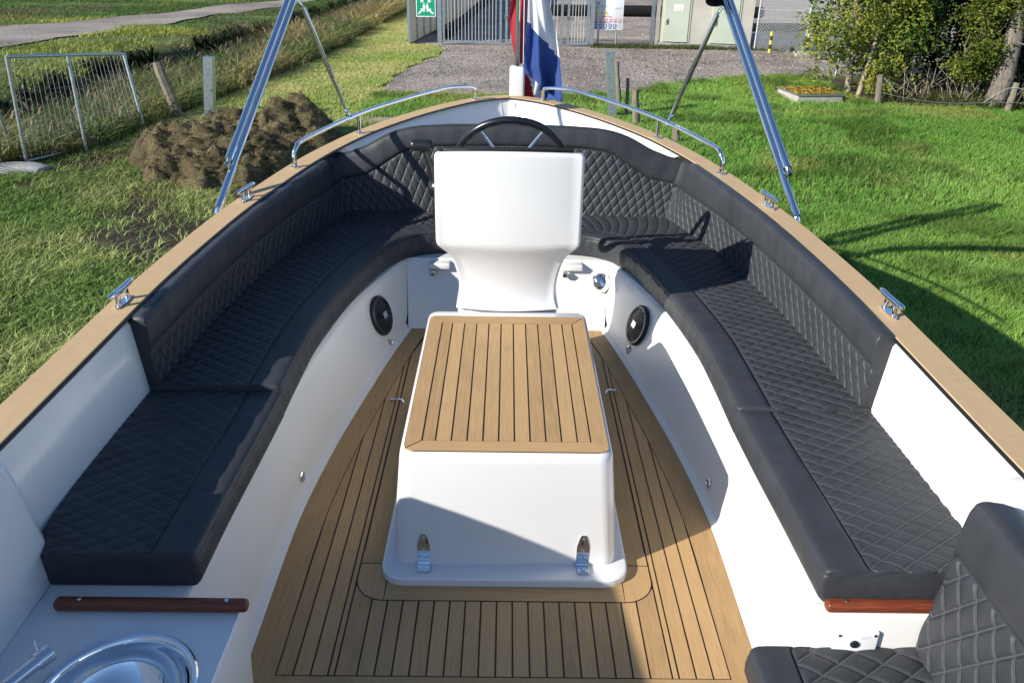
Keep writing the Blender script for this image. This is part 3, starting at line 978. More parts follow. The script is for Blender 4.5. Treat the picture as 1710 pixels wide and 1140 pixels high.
def seat_cushion(s, Fp, Bp, label, step=.006, z0=.30, zt=.40, border=.11, p=.085, q=.058, seed=0, group='seat cushions'):
    n0 = 400
    F_ = cr(Fp, n0); B_ = cr(Bp, n0)
    mid = (F_ + B_) / 2
    arcl = np.concatenate([[0], np.cumsum(np.linalg.norm(np.diff(mid, axis=0), axis=1))])
    ns = int(arcl[-1] / step)
    tt = np.linspace(0, arcl[-1], ns)
    F_ = np.stack([np.interp(tt, arcl, F_[:, k]) for k in (0, 1)], 1)
    B_ = np.stack([np.interp(tt, arcl, B_[:, k]) for k in (0, 1)], 1)
    wmax = np.linalg.norm(B_ - F_, axis=1).max()
    nq = int((wmax - border) / step)
    rows = []; uvs = []
    th = zt - z0
    for i in range(ns):
        f = F_[i]; b = B_[i]; wd = np.linalg.norm(b - f); d = (b - f) / wd
        wob = .0010 * math.sin(tt[i] * 37 + seed) + .0008 * math.sin(tt[i] * 71 + seed * 2)
        prof = [(.012, z0 + .002), (.002, z0 + .014), (-.003 + wob, z0 + .3 * th), (-.004 + wob, z0 + .55 * th), (-.001 + wob * .6, zt - .024), (.001, zt - .0155), (.0048, zt - .0138), (.001, zt - .012), (.002, zt - .006), (.006, zt - .001), (.014, zt + .003)]
        for k in np.linspace(.034, border - .012, 6):
            prof.append((k, zt + .005 + wob))
        prof += [(border - .004, zt + .002), (border, zt - .004)]
        npl = len(prof)
        aq = np.linspace(border + .004, wd - .012, nq)
        uu = (aq - border) / p; vv = np.full(nq, tt[i] / q)
        edge = np.clip((aq - border) / .012, 0, 1) * np.clip((wd - .012 - aq) / .022, 0, 1)
        zq = zt - .002 + quilt(uu, vv, .0072) * edge
        pts = [(f[0] + d[0] * a, f[1] + d[1] * a, z) for a, z in prof] + [(f[0] + d[0] * a, f[1] + d[1] * a, z) for a, z in zip(aq, zq)]
        pts += [(b[0], b[1], zt - .012), (b[0], b[1], z0 + .01), (b[0] - d[0] * .01, b[1] - d[1] * .01, z0)]
        rows.append(np.array(pts))
        uvs.append(np.vstack([np.zeros((npl, 2)), np.stack([uu, vv], 1), np.zeros((3, 2))]))
    nc = len(rows[0])
    mc = [1 if npl <= j < npl + nq - 1 else 0 for j in range(nc)]
    if s < 0:
        rows = [r_ * np.array([-1, 1, 1]) for r_ in rows]
    return grid_cushion('seat_cushion', rows, mc, uvs, label, group)
FWD_F = [(.735, 2.285), (.735, 2.6), (.727, 2.85), (.688, 3.2), (.62, 3.58), (.55, 3.80), (.46, 3.92), (.36, 3.965), (.2, 3.985), (.004, 3.99)]
FWD_B = [(1.185, 2.285), (1.168, 2.6), (1.152, 2.85), (1.118, 3.2), (1.05, 3.68), (.985, 4.03), (.87, 4.30), (.55, 4.36), (.27, 4.375), (.004, 4.375)]
AFT_F = [(.76, 1.54), (.752, 1.8), (.742, 2.05), (.736, 2.265)]
AFT_B = [(1.21, 1.54), (1.208, 1.8), (1.20, 2.05), (1.19, 2.265)]
seat_cushion(1, FWD_F, FWD_B, 'long curved black seat cushion along the sunlit right side of the bow', seed=1, zt=.410)
seat_cushion(1, AFT_F, AFT_B, 'sunlit black quilted seat cushion in front of the mahogany rail on the right', seed=2)
sh = lambda P, d: [(x, y + d * max(0, 1 - (y - 2.28) / 1.2)) for x, y in P]
seat_cushion(-1, sh(FWD_F, .085), sh(FWD_B, .085), 'long curved black seat cushion along the shaded left side of the bow', seed=3, zt=.422)
seat_cushion(-1, [(.745, 1.575), (.745, 1.8), (.738, 2.1), (.733, 2.355)], [(1.125, 1.575), (1.17, 1.72), (1.19, 2.1), (1.18, 2.355)], 'shaded black seat cushion beside the white galley counter on the left', seed=4)
# aft seat
def zshift(o, dz):
    pass
seat_cushion(1, [(.595, .5), (.595, .9), (.595, 1.25), (.595, 1.475)], [(1.05, .5), (1.05, .9), (1.05, 1.25), (1.05, 1.475)], 'black quilted seat cushion below the control panel at the lower right edge', z0=.10, zt=.20, border=.10, p=.105, q=.072, seed=5)

def back_cushion(name, rowsdef, label, band, p, q, step=.006, flip=False, thick=.065, group='backrest cushions', nfront=None, amp=.0066):
    """rowsdef: list of (bottom point, top point, outward normal, band fraction)"""
    A = np.array([r_[0] for r_ in rowsdef], float); B = np.array([r_[1] for r_ in rowsdef], float)
    Nn = np.array([r_[2] for r_ in rowsdef], float); bf = np.array([r_[3] for r_ in rowsdef], float)
    A = cr(A, 500); B = cr(B, 500); Nn = cr(Nn, 500); bf = cr(bf[:, None], 500)[:, 0]
    mid = (A + B) / 2
    arcl = np.concatenate([[0], np.cumsum(np.linalg.norm(np.diff(mid, axis=0), axis=1))])
    ns = int(arcl[-1] / step); tt = np.linspace(0, arcl[-1], ns)
    it = lambda M: np.stack([np.interp(tt, arcl, M[:, k]) for k in range(M.shape[1])], 1)
    A = it(A); B = it(B); Nn = it(Nn); bf = np.interp(tt, arcl, bf)
    hmax = np.linalg.norm(B - A, axis=1).max()
    nq = int(hmax * bf.max() / step); 
    rows = []; uvs = []
    for i in range(ns):
        a, b, n = A[i], B[i], Nn[i] / np.linalg.norm(Nn[i])
        h = np.linalg.norm(b - a); u = (b - a) / h
        hb = h * bf[i]
        wob = .0010 * math.sin(tt[i] * 31) + .0008 * math.sin(tt[i] * 67 + 1)
        aq = np.linspace(.004, hb - .004, nq)
        uu = (aq - hb) / p if False else aq / p
        vv = np.full(nq, tt[i] / q)
        edge = np.clip((hb - aq) / .012, 0, 1)
        pts = [a - n * thick + u * .01, a - n * .012, a - n * .002 + u * .002]
        pts += [a + u * k + n * d for k, d in zip(aq, quilt(uu, vv, amp) * edge)]
        npre = 3
        pts += [a + u * hb - n * .004, a + u * (hb + .005) + n * .003]
        for k in np.linspace(hb + .014, h - .024, 6):
            f = (k - hb) / (h - hb)
            pts.append(a + u * k + n * (.007 + wob + .004 * math.sin(math.pi * f)))
        pts += [a + u * (h - .012) + n * .004, a + u * (h - .007) + n * .0005, a + u * (h - .005) + n * .002, a + u * (h + .001) - n * .006, a + u * (h + .003) - n * .016]
        pts += [a + u * (h + .002 + wob * .5) - n * (thick * .6), a + u * (h - .004) - n * (thick - .008), a + u * (h - .014) - n * thick, a + u * h * .5 - n * thick]
        rows.append(np.array(pts))
        uvs.append(np.vstack([np.zeros((npre, 2)), np.stack([uu, vv], 1), np.zeros((len(pts) - npre - nq, 2))]))
    nc = len(rows[0])
    mc = [1 if npre <= j < npre + nq - 1 else 0 for j in range(nc)]
    if flip:
        rows = [r_ * np.array([-1, 1, 1]) for r_ in rows]
    return grid_cushion(name, rows, mc, uvs, label, group, end_inset=.014)
def side_back(flip, y0, label):
    rd = []
    for x, y in [(1.140, 2.29), (1.130, 2.55), (1.117, 2.85), (1.085, 3.2), (1.045, 3.5), (.985, 3.82), (.905, 4.1), (.858, 4.225)]:
        if y < 2.5 and y0 > y:
            y = y0
        gx = float(np.interp(y, gin[:, 1], gin[:, 0])); z = float(sheer(y)) + (.0 if flip else .014)
        top = (gx - .048, y + .0, z)
        rd.append(((x, y, .404), top, (-.985, -.10 - .35 * max(0, (y - 3.2)), .18), .56))
    # top forward end meets the bow cushion
    rd[-1] = ((.855, 4.255, .404), (.948, 4.315, .708), (-.80, -.55, .18), .56)
    rd.append(((.80, 4.345, .404), (.895, 4.40, .712), (-.78, -.6, .18), .56))
    return back_cushion('backrest_cushion', rd, label, .5, .084, .060, flip=flip)
side_back(False, 2.29, 'sunlit black backrest cushion along the right side, with the shadow of the steering wheel')
side_back(True, 2.37, 'shaded black backrest cushion along the left side of the boat')
TX = [0, .3, .48, .58, .66, .76, .86, .945, 1.01]; TT = [.872, .868, .858, .838, .805, .752, .716, .703, .70]
BX = [0, .42, .54, .62, .70, .79, .93]; BB = [.765, .757, .742, .708, .660, .612, .585]
rd = []
for u in np.linspace(-1, 1, 41):
    xb = .855 * u; xt = 1.005 * u
    t_ = float(np.interp(abs(xt), TX, TT)); b_ = float(np.interp(abs(xt), BX, BB))
    yc = .02 * (1 - u * u)
    rd.append(((xb, 4.285 + yc, .404), (xt, 4.36 + yc * 1.3, t_), (0, -.975, .2), (b_ - .404) / (t_ - .404)))
back_cushion('backrest_cushion', rd, 'wide black diamond quilted backrest with a raised centre behind the steering wheel', .5, .085, .0505)
rd = [((1.00, y, .205), (1.038, y, .650), (-.99, 0, .1), .66) for y in (.5, .8, 1.1, 1.3, 1.468)]
back_cushion('backrest_cushion', rd, 'black quilted backrest with plain stitched band at the lower right corner', .5, .105, .075, thick=.085)

# ------------------------------------------------------------------ flag and staff
staff = thing('flagstaff', 'polished flagstaff with red, white and blue flag standing in the bow post', 'flagpole', (.05, 5.75, .98))
mb = MB(); mb.tube([(.052, 5.742, .94), (.050, 5.742, 1.9), (.048, 5.742, 2.35)], .0155, 14); mb.build('staff', 'chrome', staff, 50)
mb = MB(); mb.tube([(.092, 5.74, 1.0), (.085, 5.74, 2.2)], .003, 6); mb.build('halyard', 'flag_white', staff)
def fz(zx, zy, y=5.76):
    return ((660 + zx / 3.8 - 861) * .004 + .052, y, .976 - (zy / 3.8 - 113) * .00387)
def flag():
    V = []; Fc = []; mi = []
    nu, nv = 26, 70
    Lx = lambda y: np.interp(y, [-900, 140, 420, 460], [835, 820, 800, 815])
    Rx = lambda y: np.interp(y, [-900, -300, 0, 200, 350, 500, 650], [850, 905, 945, 1000, 1025, 1045, 1055])
    yb = lambda x: np.interp(x, [825, 870, 950, 1020, 1060], [140, 210, 280, 360, 420])
    z2 = []
    for j in range(nv):
        for i in range(nu):
            u = i / (nu - 1); v = j / (nv - 1)
            y0 = float(np.interp(u, [0, .27, .55, .8, 1], [460, 500, 570, 620, 650]))
            y = -900 + (y0 + 900) * v
            x = Lx(y) * (1 - u) + Rx(y) * u
            dep = 5.70 + .045 * math.sin(u * 8.5 + y * .0035) * (.3 + u) + .02 * math.sin(u * 17 - y * .006)
            V.append(fz(x, y, dep)); z2.append((x, y))
    for j in range(nv - 1):
        for i in range(nu - 1):
            a = j * nu + i
            Fc.append((a, a + 1, a + nu + 1, a + nu))
            x = (z2[a][0] + z2[a + nu + 1][0]) / 2; y = (z2[a][1] + z2[a + nu + 1][1]) / 2
            mi.append(2 if y > yb(x) else 1)
    def sheet(nu, nv, fx, fy, dep, cf):
        o = len(V); q = []
        for j in range(nv):
            for i in range(nu):
                u = i / (nu - 1); v = j / (nv - 1)
                x, y = fx(u, v), fy(u, v)
                V.append(fz(x, y, dep(u, v))); q.append((x, y))
        for j in range(nv - 1):
            for i in range(nu - 1):
                a = j * nu + i
                Fc.append((o + a, o + a + 1, o + a + nu + 1, o + a + nu))
                mi.append(cf((q[a][0] + q[a + nu + 1][0]) / 2, (q[a][1] + q[a + nu + 1][1]) / 2))
    sheet(10, 50, lambda u, v: (1 - u) * np.interp(-900 + 1310 * v, [-900, 0, 150, 300, 410], [745, 722, 708, 730, 758]) + u * 812, lambda u, v: -900 + 1310 * v, lambda u, v: 5.80 + .03 * math.sin(u * 6 + v * 9), lambda x, y: 0)
    sheet(20, 14, lambda u, v: 812 + 200 * u - 14 * v * u, lambda u, v: 400 + (225 + 10 * u) * v + 110 * u * (1 - v), lambda u, v: 5.77 + .03 * math.sin(u * 9 + v * 2), lambda x, y: 0 if x < 832 + (y - 480) * .36 else (1 if x < 905 + (y - 540) * .35 else 2))
    mk('flag', V, Fc, ['flag_red', 'flag_white', 'flag_blue'], staff, 180, mi)
flag()

# ------------------------------------------------------------------ noise for scattering
LAT = rng.random((256, 256))
def vnoise(x, y, s):
    x = np.asarray(x, float) / s + 311.7; y = np.asarray(y, float) / s + 97.3
    xi = np.floor(x).astype(int); yi = np.floor(y).astype(int)
    fx = x - xi; fy = y - yi
    fx = fx * fx * (3 - 2 * fx); fy = fy * fy * (3 - 2 * fy)
    g = lambda a, b: LAT[a % 256, b % 256]
    return (g(xi, yi) * (1 - fx) + g(xi + 1, yi) * fx) * (1 - fy) + (g(xi, yi + 1) * (1 - fx) + g(xi + 1, yi + 1) * fx) * fy
def fbm(x, y, s, o=4):
    t = 0; a = 1; tot = 0
    for k in range(o):
        t = t + a * vnoise(np.asarray(x) + 13.1 * k, np.asarray(y) - 7.7 * k, s / 2 ** k); tot += a; a *= .55
    return t / tot

# ------------------------------------------------------------------ ground
XN_Y = [0, 7, 9.4, 10.65, 14.2, 19.6, 33.5, 60, 300]; XN_X = [-9, -7.0, -5.9, -5.1, -4.8, -4.15, -3.85, -3.4, 2]
XF_Y = [0, 9, 12.7, 17, 20.3, 24, 28, 34, 60, 300]; XF_X = [-10.5, -8.6, -7.9, -8.2, -7.6, -7.3, -7.1, -6.75, -5.8, 0]
def ditch_t(x, y):
    xn = np.interp(y, XN_Y, XN_X); xf = np.interp(y, XF_Y, XF_X)
    return (xn - x) / np.maximum(.3, xn - xf)
def ground_z(x, y):
    t = ditch_t(x, y) + .06 * (fbm(x, y, 1.4) - .5)
    d = np.where(t < .4, np.clip(t / .4, 0, 1), np.clip((1.0 - t) / .10, 0, 1))
    d = d * d * (3 - 2 * d)
    field = np.clip((t - .96) * 8, 0, 1) * (.12 + .22 * (fbm(x, y, 3.0) - .4))
    left = np.clip((-1.6 - x) / .8, 0, 1) * np.clip((11 - y) / 3, 0, 1) * .10 * (fbm(x, y, .9) - .5) * np.clip(1 - t * 3, 0, 1)
    right = np.clip((x - 2.0) / 1.0, 0, 1) * np.clip((14.5 - y) / 2, 0, 1) * .07 * (fbm(x, y, 1.6) - .5)
    return GZ - .55 * d + field + left + right
def axis_pts(lo, hi, step, far):
    a = list(np.arange(lo, hi + 1e-6, step)); d = step
    b = []; x = hi
    while x < far:
        d *= 1.35; x += d; b.append(x)
    d = step; c = []; x = lo
    while x > -far:
        d *= 1.35; x -= d; c.append(x)
    return np.array(c[::-1] + a + b)
gx = axis_pts(-13, 12, .20, 400); gy = axis_pts(3, 44, .22, 500)
X, Y = np.meshgrid(gx, gy)
Zg = ground_z(X, Y)
V = np.stack([X.ravel(), Y.ravel(), Zg.ravel()], 1)
nx, ny = len(gx), len(gy)
idx = np.arange(nx * ny).reshape(ny, nx)
Q = np.stack([idx[:-1, :-1].ravel(), idx[:-1, 1:].ravel(), idx[1:, 1:].ravel(), idx[1:, :-1].ravel()], 1)
def np_mesh(name, V, T, mats, cols=None, smooth=False, attr=None, n=3):
    me = bpy.data.meshes.new(name)
    me.vertices.add(len(V)); me.vertices.foreach_set('co', np.asarray(V, np.float32).ravel())
    me.loops.add(T.size); me.loops.foreach_set('vertex_index', np.asarray(T, np.int32).ravel())
    me.polygons.add(len(T)); me.polygons.foreach_set('loop_start', np.arange(0, T.size, n, dtype=np.int32))
    me.update(calc_edges=True)
    if cols is not None:
        a = me.attributes.new('col', 'FLOAT_COLOR', 'POINT')
        a.data.foreach_set('color', np.concatenate([np.asarray(cols, np.float32), np.ones((len(V), 1), np.float32)], 1).ravel())
    if attr is not None:
        a = me.attributes.new('soil', 'FLOAT', 'POINT')
        a.data.foreach_set('value', np.asarray(attr, np.float32))
    for m in (mats if isinstance(mats, list) else [mats]):
        me.materials.append(MATS[m])
    if smooth:
        me.shade_smooth()
    me.validate()
    return me
tt = ditch_t(V[:, 0], V[:, 1])
soil = np.clip(1 - np.abs(tt - .93) / .10, 0, 1) * 1.6 + np.where((tt > .1) & (tt < .95), .75, 0)
soil = soil + np.where((V[:, 0] < -1.4) & (tt < .2) & (V[:, 1] < 11), np.clip((fbm(V[:, 0], V[:, 1], 1.3) - .50) * 9, 0, 1), 0)
soil = soil + np.where((tt > 1.0), np.clip((fbm(V[:, 0], V[:, 1], 2.3) - .60) * 6, 0, .7), 0)
o = link('ground', np_mesh('ground', V, Q, 'ground', smooth=True, attr=np.clip(soil, 0, 1), n=4)); tag(o, kind='structure')
def sheet(name, poly, z, mat, jit=.12, step=.35):
    P = []
    n = len(poly)
    for i in range(n):
        a = np.array(poly[i], float); b = np.array(poly[(i + 1) % n], float)
        ln = np.linalg.norm(b - a); m = max(1, int(ln / step)) if ln < 40 else 1
        for k in range(m):
            p = a + (b - a) * k / m
            j = (fbm(p[0], p[1], .5) - .5) * 2 * jit if ln < 40 else 0
            nrm = np.array([-(b - a)[1], (b - a)[0]]) / ln
            P.append(p + nrm * j)
    mb = MB(); mb.add([(p[0], p[1], z) for p in P], [tuple(range(len(P)))])
    o = mb.build(name, mat); tag(o, kind='structure')
    return o
sheet('gravel_yard', [(-2.35, 15.25), (0, 15.3), (2.2, 15.6), (2.95, 16.6), (3.75, 17.15), (4.9, 18.0), (6.9, 18.2), (9, 18.6), (45, 22), (45, 90), (-.5, 90), (-1.5, 40), (-2.0, 27), (-2.5, 23.2), (-1.75, 22.5), (-1.6, 21), (-2.0, 19.3), (-2.3, 17.1)], GZ + .006, 'gravel')
sheet('gravel_path', [(-2.3, 9.5), (1.7, 9.5), (1.55, 13.1), (0, 13.2), (-2.2, 13.0)], GZ + .006, 'gravel')
TRACK = [(-20, 8), (-15.2, 17), (-12.9, 22), (-11.6, 25.2), (-10.4, 28.9), (-9.3, 32.5), (-8.5, 36), (-7.6, 45), (-6.6, 62)]
def track_w(y):
    return np.interp(y, [17, 22, 25, 29, 34, 45], [2.5, 2.1, 1.6, 1.05, .75, .6])
def track():
    P = cr(TRACK, 70)
    V = []; Fc = []
    for i, p in enumerate(P):
        d = P[min(i + 1, 69)] - P[max(i - 1, 0)]; d /= np.linalg.norm(d); nrm = np.array([-d[1], d[0]])
        for k in (-1, -.5, 0, .5, 1):
            wd = float(track_w(p[1])) * (1 + .6 * (float(fbm(p[0] + k, p[1], 1.2)) - .5))
            q = p + nrm * k * wd
            V.append((q[0], q[1], float(ground_z(q[0], q[1])) + .035))
    o = mk('gravel_track', V, grid_faces(70, 5), 'gravel_track', None, 60); tag(o, kind='structure')
track()
o = sheet('leaf_litter', [(6.5, 14.75), (8.5, 14.2), (14, 13), (26, 14), (26, 17.5), (9, 17.8), (6.6, 17.6), (6.2, 16.2)], GZ + .05, 'litter')

# ------------------------------------------------------------------ grass and reeds
def blades(name, P, h, wd, lean, cols, mat='blade', curl=.5, label=None, cat=None, droop=0.0):
    n = len(P)
    th = rng.random(n) * 2 * np.pi
    ld = np.stack([np.cos(th), np.sin(th)], 1)
    ph = th + np.pi / 2 + rng.normal(0, .5, n)
    sd = np.stack([np.cos(ph), np.sin(ph), np.zeros(n)], 1) * (wd / 2)[:, None]
    l1 = (lean * h)[:, None]
    B = P
    Mv = P + np.concatenate([ld * l1 * .35, (h * .55)[:, None]], 1)
    Tp = P + np.concatenate([ld * l1 * (1 + curl), (h * (1 - droop * np.clip(lean, 0, 1)))[:, None]], 1)
    V = np.stack([B - sd, B + sd, Mv - sd * .8, Mv + sd * .8, Tp], 1).reshape(-1, 3)
    o = np.arange(n)[:, None] * 5
    T = np.concatenate([o + np.array([[0, 1, 3]]), o + np.array([[0, 3, 2]]), o + np.array([[2, 3, 4]])], 0)
    C = np.repeat(cols[:, None, :], 5, 1)
    ob = link(name, np_mesh(name, V, T, mat, C.reshape(-1, 3)))
    tag(ob, label, cat, None, 'stuff')
    return ob
def scatter(x0, x1, y0, y1, dens, mask=None, frame=True):
    n = int((x1 - x0) * (y1 - y0) * dens)
    x = x0 + rng.random(n) * (x1 - x0); y = y0 + rng.random(n) * (y1 - y0)
    P = np.stack([x, y, ground_z(x, y)], 1)
    k = np.ones(n, bool)
    if frame:
        k &= in_frame(P)
    P = P[k]
    if mask is not None:
        P = P[mask(P[:, 0], P[:, 1])]
    return P
def mixc(a, b, f):
    return np.array(a)[None] * (1 - f[:, None]) + np.array(b)[None] * f[:, None]
def yard_edge(x):
    return np.interp(x, [-3, 0, 2.2, 2.95, 3.75, 4.9, 6.9, 12], [15.2, 15.25, 15.5, 16.5, 17.05, 17.9, 18.1, 18.6])
def lawn_mask(x, y):
    k = (x > 1.5) | (y > 13.0)
    k &= y < yard_edge(x) + .06 * np.sin(x * 9)
    k &= ~((x > 4.97) & (x < 5.92) & (y > 14.85) & (y < 15.85))
    k &= ~((x > 6.3) & (y > 14.9 - (x - 6.3) * .22))
    return k
def lawn(y0, y1, dens, wmul, nm, lab):
    P = scatter(-2.4, 12.5, y0, y1, dens, lawn_mask)
    n = len(P)
    f = fbm(P[:, 0], P[:, 1], .7, 3); f2 = fbm(P[:, 0], P[:, 1], 2.6, 3)
    keep = rng.random(n) < .45 + f * .8
    P = P[keep]; f = f[keep]; f2 = f2[keep]; n = len(P)
    h = (.030 + .04 * f + .026 * rng.random(n)) * np.where(P[:, 0] < 1.5, .7, 1.0) * (1 + .25 * np.clip((P[:, 1] - 11) / 4, 0, 1))
    c = mixc((.125, .285, .042), (.28, .46, .095), np.clip(f2 * 1.5 - .25 + rng.normal(0, .18, n), 0, 1))
    dk = fbm(P[:, 0] + 31, P[:, 1], .9, 3); k2 = np.clip((dk - .56) * 9, 0, 1)
    c = c * (1 - .42 * k2)[:, None]; h = h * (1 + .5 * k2)
    dr = np.clip((fbm(P[:, 0] - 17, P[:, 1] + 8, 1.4, 3) - .60) * 7, 0, 1)
    c = c * (1 - dr * .5)[:, None] + np.array([.34, .33, .10])[None] * (dr * .5)[:, None]
    y = rng.random(n) < .05
    c[y] = (.34, .32, .13)
    c *= (.75 + .5 * rng.random(n))[:, None]
    blades(nm, P, h, wmul * (.0048 + .0035 * rng.random(n)), .35 + .5 * rng.random(n), c, label=lab, cat='grass')
lawn(3.0, 8.5, 6600, 1.0, 'lawn_grass', 'lush bright green lawn grass close to the right side of the boat')
lawn(8.5, 18.5, 2500, 1.5, 'lawn_grass', 'bright green lawn grass running back to the gravel yard')
# left foreground: mown tufts between bare soil
P = scatter(-8, -1.25, 3.2, 12.6, 2600, lambda x, y: ditch_t(x, y) < .14)
f = fbm(P[:, 0], P[:, 1], 1.3); k = rng.random(len(P)) < np.clip((.66 - f) * 6, .10, 1); P = P[k]; f = f[k]; n = len(P)
f2 = fbm(P[:, 0] + 9, P[:, 1], .8, 3)
c = mixc((.14, .26, .045), (.46, .51, .18), np.clip(f2 * 2.2 - .62 + rng.normal(0, .25, n), 0, 1)) * (.6 + .6 * rng.random(n))[:, None]
blades('rough_grass', P, (.018 + .05 * f2 + .035 * rng.random(n) ** 2), .007 + .006 * rng.random(n), .6 + 1.0 * rng.random(n), c, label='patchy mown grass with clippings on the left of the boat', cat='grass')
# verge beside the ditch
def verge_mask(x, y):
    xr = np.interp(y, [12, 15.3, 17, 19.3, 21, 22.5, 40], [-2.2, -2.3, -2.3, -2.0, -1.6, -1.75, -2.2])
    xr = np.where(y > 22.6, -2.7, xr)
    return (ditch_t(x, y) < .03) & (x < xr + .08 * np.sin(y * 5))
P = scatter(-5.6, -1.4, 11.5, 36, 2300, verge_mask); n = len(P)
f2 = fbm(P[:, 0], P[:, 1], 1.6, 4)
c = mixc((.36, .47, .11), (.66, .60, .25), np.clip(f2 * 2.4 - .65 + rng.normal(0, .2, n), 0, 1)) * (.75 + .45 * rng.random(n))[:, None]
blades('verge_grass', P, .025 + .03 * f2 + .02 * rng.random(n), .010 + .006 * rng.random(n), .5 + .6 * rng.random(n), c, label='pale sunlit verge grass between the reeds and the gravel yard', cat='grass')
# tufts inside the fence line and by the gate
P = scatter(2.1, 7.6, 22.6, 23.3, 900); n = len(P)
c = mixc((.05, .085, .02), (.14, .15, .05), rng.random(n))
blades('gate_weeds', P, .05 + .12 * rng.random(n) * fbm(P[:, 0], P[:, 1], .5), np.full(n, .018), .6 + .6 * rng.random(n), c, label='low green weeds at the foot of the gate and cabin', cat='weeds')
# reeds in the ditch
P = scatter(-9.5, -3.4, 8.6, 40, 850, lambda x, y: (ditch_t(x, y) > .03) & (ditch_t(x, y) < .93)); n = len(P)
f = fbm(P[:, 0], P[:, 1], 1.0); k = rng.random(n) < np.clip((f - .30) * 5, .05, 1); P = P[k]; n = len(P)
td = ditch_t(P[:, 0], P[:, 1]); f3 = fbm(P[:, 0] + 5, P[:, 1], 1.6, 3)
h = (.45 + .55 * rng.random(n)) * np.clip(td * 6, .35, 1) * np.clip((1.02 - td) * 4, .4, 1) * (.7 + .5 * f3)
far = np.clip((P[:, 1] - 14) / 14, 0, 1)
c = mixc((.11, .19, .05), (.50, .39, .17), np.clip(f3 * 2.6 - .85 + .35 * far * 0 + rng.normal(0, .3, n), 0, 1)) * (.55 + .6 * rng.random(n))[:, None]
blades('reeds', P, h, .014 + .010 * rng.random(n) + .008 * far, .25 + .5 * rng.random(n), c, curl=.9, droop=.35, label='tall green and straw coloured reeds filling the ditch', cat='reeds')
# feathery seed heads
k = rng.random(n) < .04; P2 = P[k] + np.stack([np.zeros(k.sum())] * 2 + [h[k] * .85], 1); m = k.sum()
blades('reed_plumes', P2, .10 + .10 * rng.random(m), .022 + .018 * rng.random(m), .8 + .6 * rng.random(m), mixc((.17, .12, .08), (.28, .22, .14), rng.random(m)), droop=.4, label='brown feathery plumes on top of the reeds', cat='reeds')
# field beyond
def field_mask(x, y):
    return (ditch_t(x, y) > .97)
P = scatter(-30, -5, 12, 56, 520, field_mask); n = len(P)
f2 = fbm(P[:, 0], P[:, 1], 2.2); k = rng.random(n) < np.clip((f2 - .36) * 4.5, .05, 1); P = P[k]; n = len(P); f2 = fbm(P[:, 0] + 4, P[:, 1], 3.5)
# keep the track clear
TR = cr(TRACK, 160)
dmin = np.min(np.linalg.norm(P[:, None, :2] - TR[None], axis=2), axis=1)
k = dmin > track_w(P[:, 1]) * (.95 + .5 * (fbm(P[:, 0], P[:, 1], 1.0) - .5)); P = P[k]; f2 = f2[k]; n = len(P)
c = mixc((.11, .19, .05), (.42, .44, .09), np.clip(f2 * 4.2 - 2.0 + rng.normal(0, .25, n), 0, 1)) * (.7 + .5 * rng.random(n))[:, None]
br = np.clip((fbm(P[:, 0] + 21, P[:, 1] - 9, 2.6) - .47) * 6, 0, 1) * (rng.random(n) < .75)
c = c * (1 - br)[:, None] + np.array([.27, .20, .12])[None] * br[:, None] * (.6 + .6 * rng.random(n))[:, None]
blades('field_grass', P, .03 + .15 * f2 * rng.random(n) ** 1.5, .014 + .016 * rng.random(n), .6 + .8 * rng.random(n), c, label='green and yellow weeds growing on the field beyond the ditch', cat='grass')
# dark scrub along the far bank
P = scatter(-10, -5.5, 11, 44, 420, lambda x, y: (ditch_t(x, y) > .86) & (ditch_t(x, y) < 1.02)); n = len(P)
k = fbm(P[:, 0], P[:, 1], 1.1) > .48; P = P[k]; n = len(P)
blades('bank_scrub', P, .12 + .3 * rng.random(n), .03 + .03 * rng.random(n), .5 + .8 * rng.random(n), mixc((.012, .017, .008), (.03, .045, .012), rng.random(n)), droop=.3, label='dark scrubby growth along the far bank of the ditch', cat='scrub')

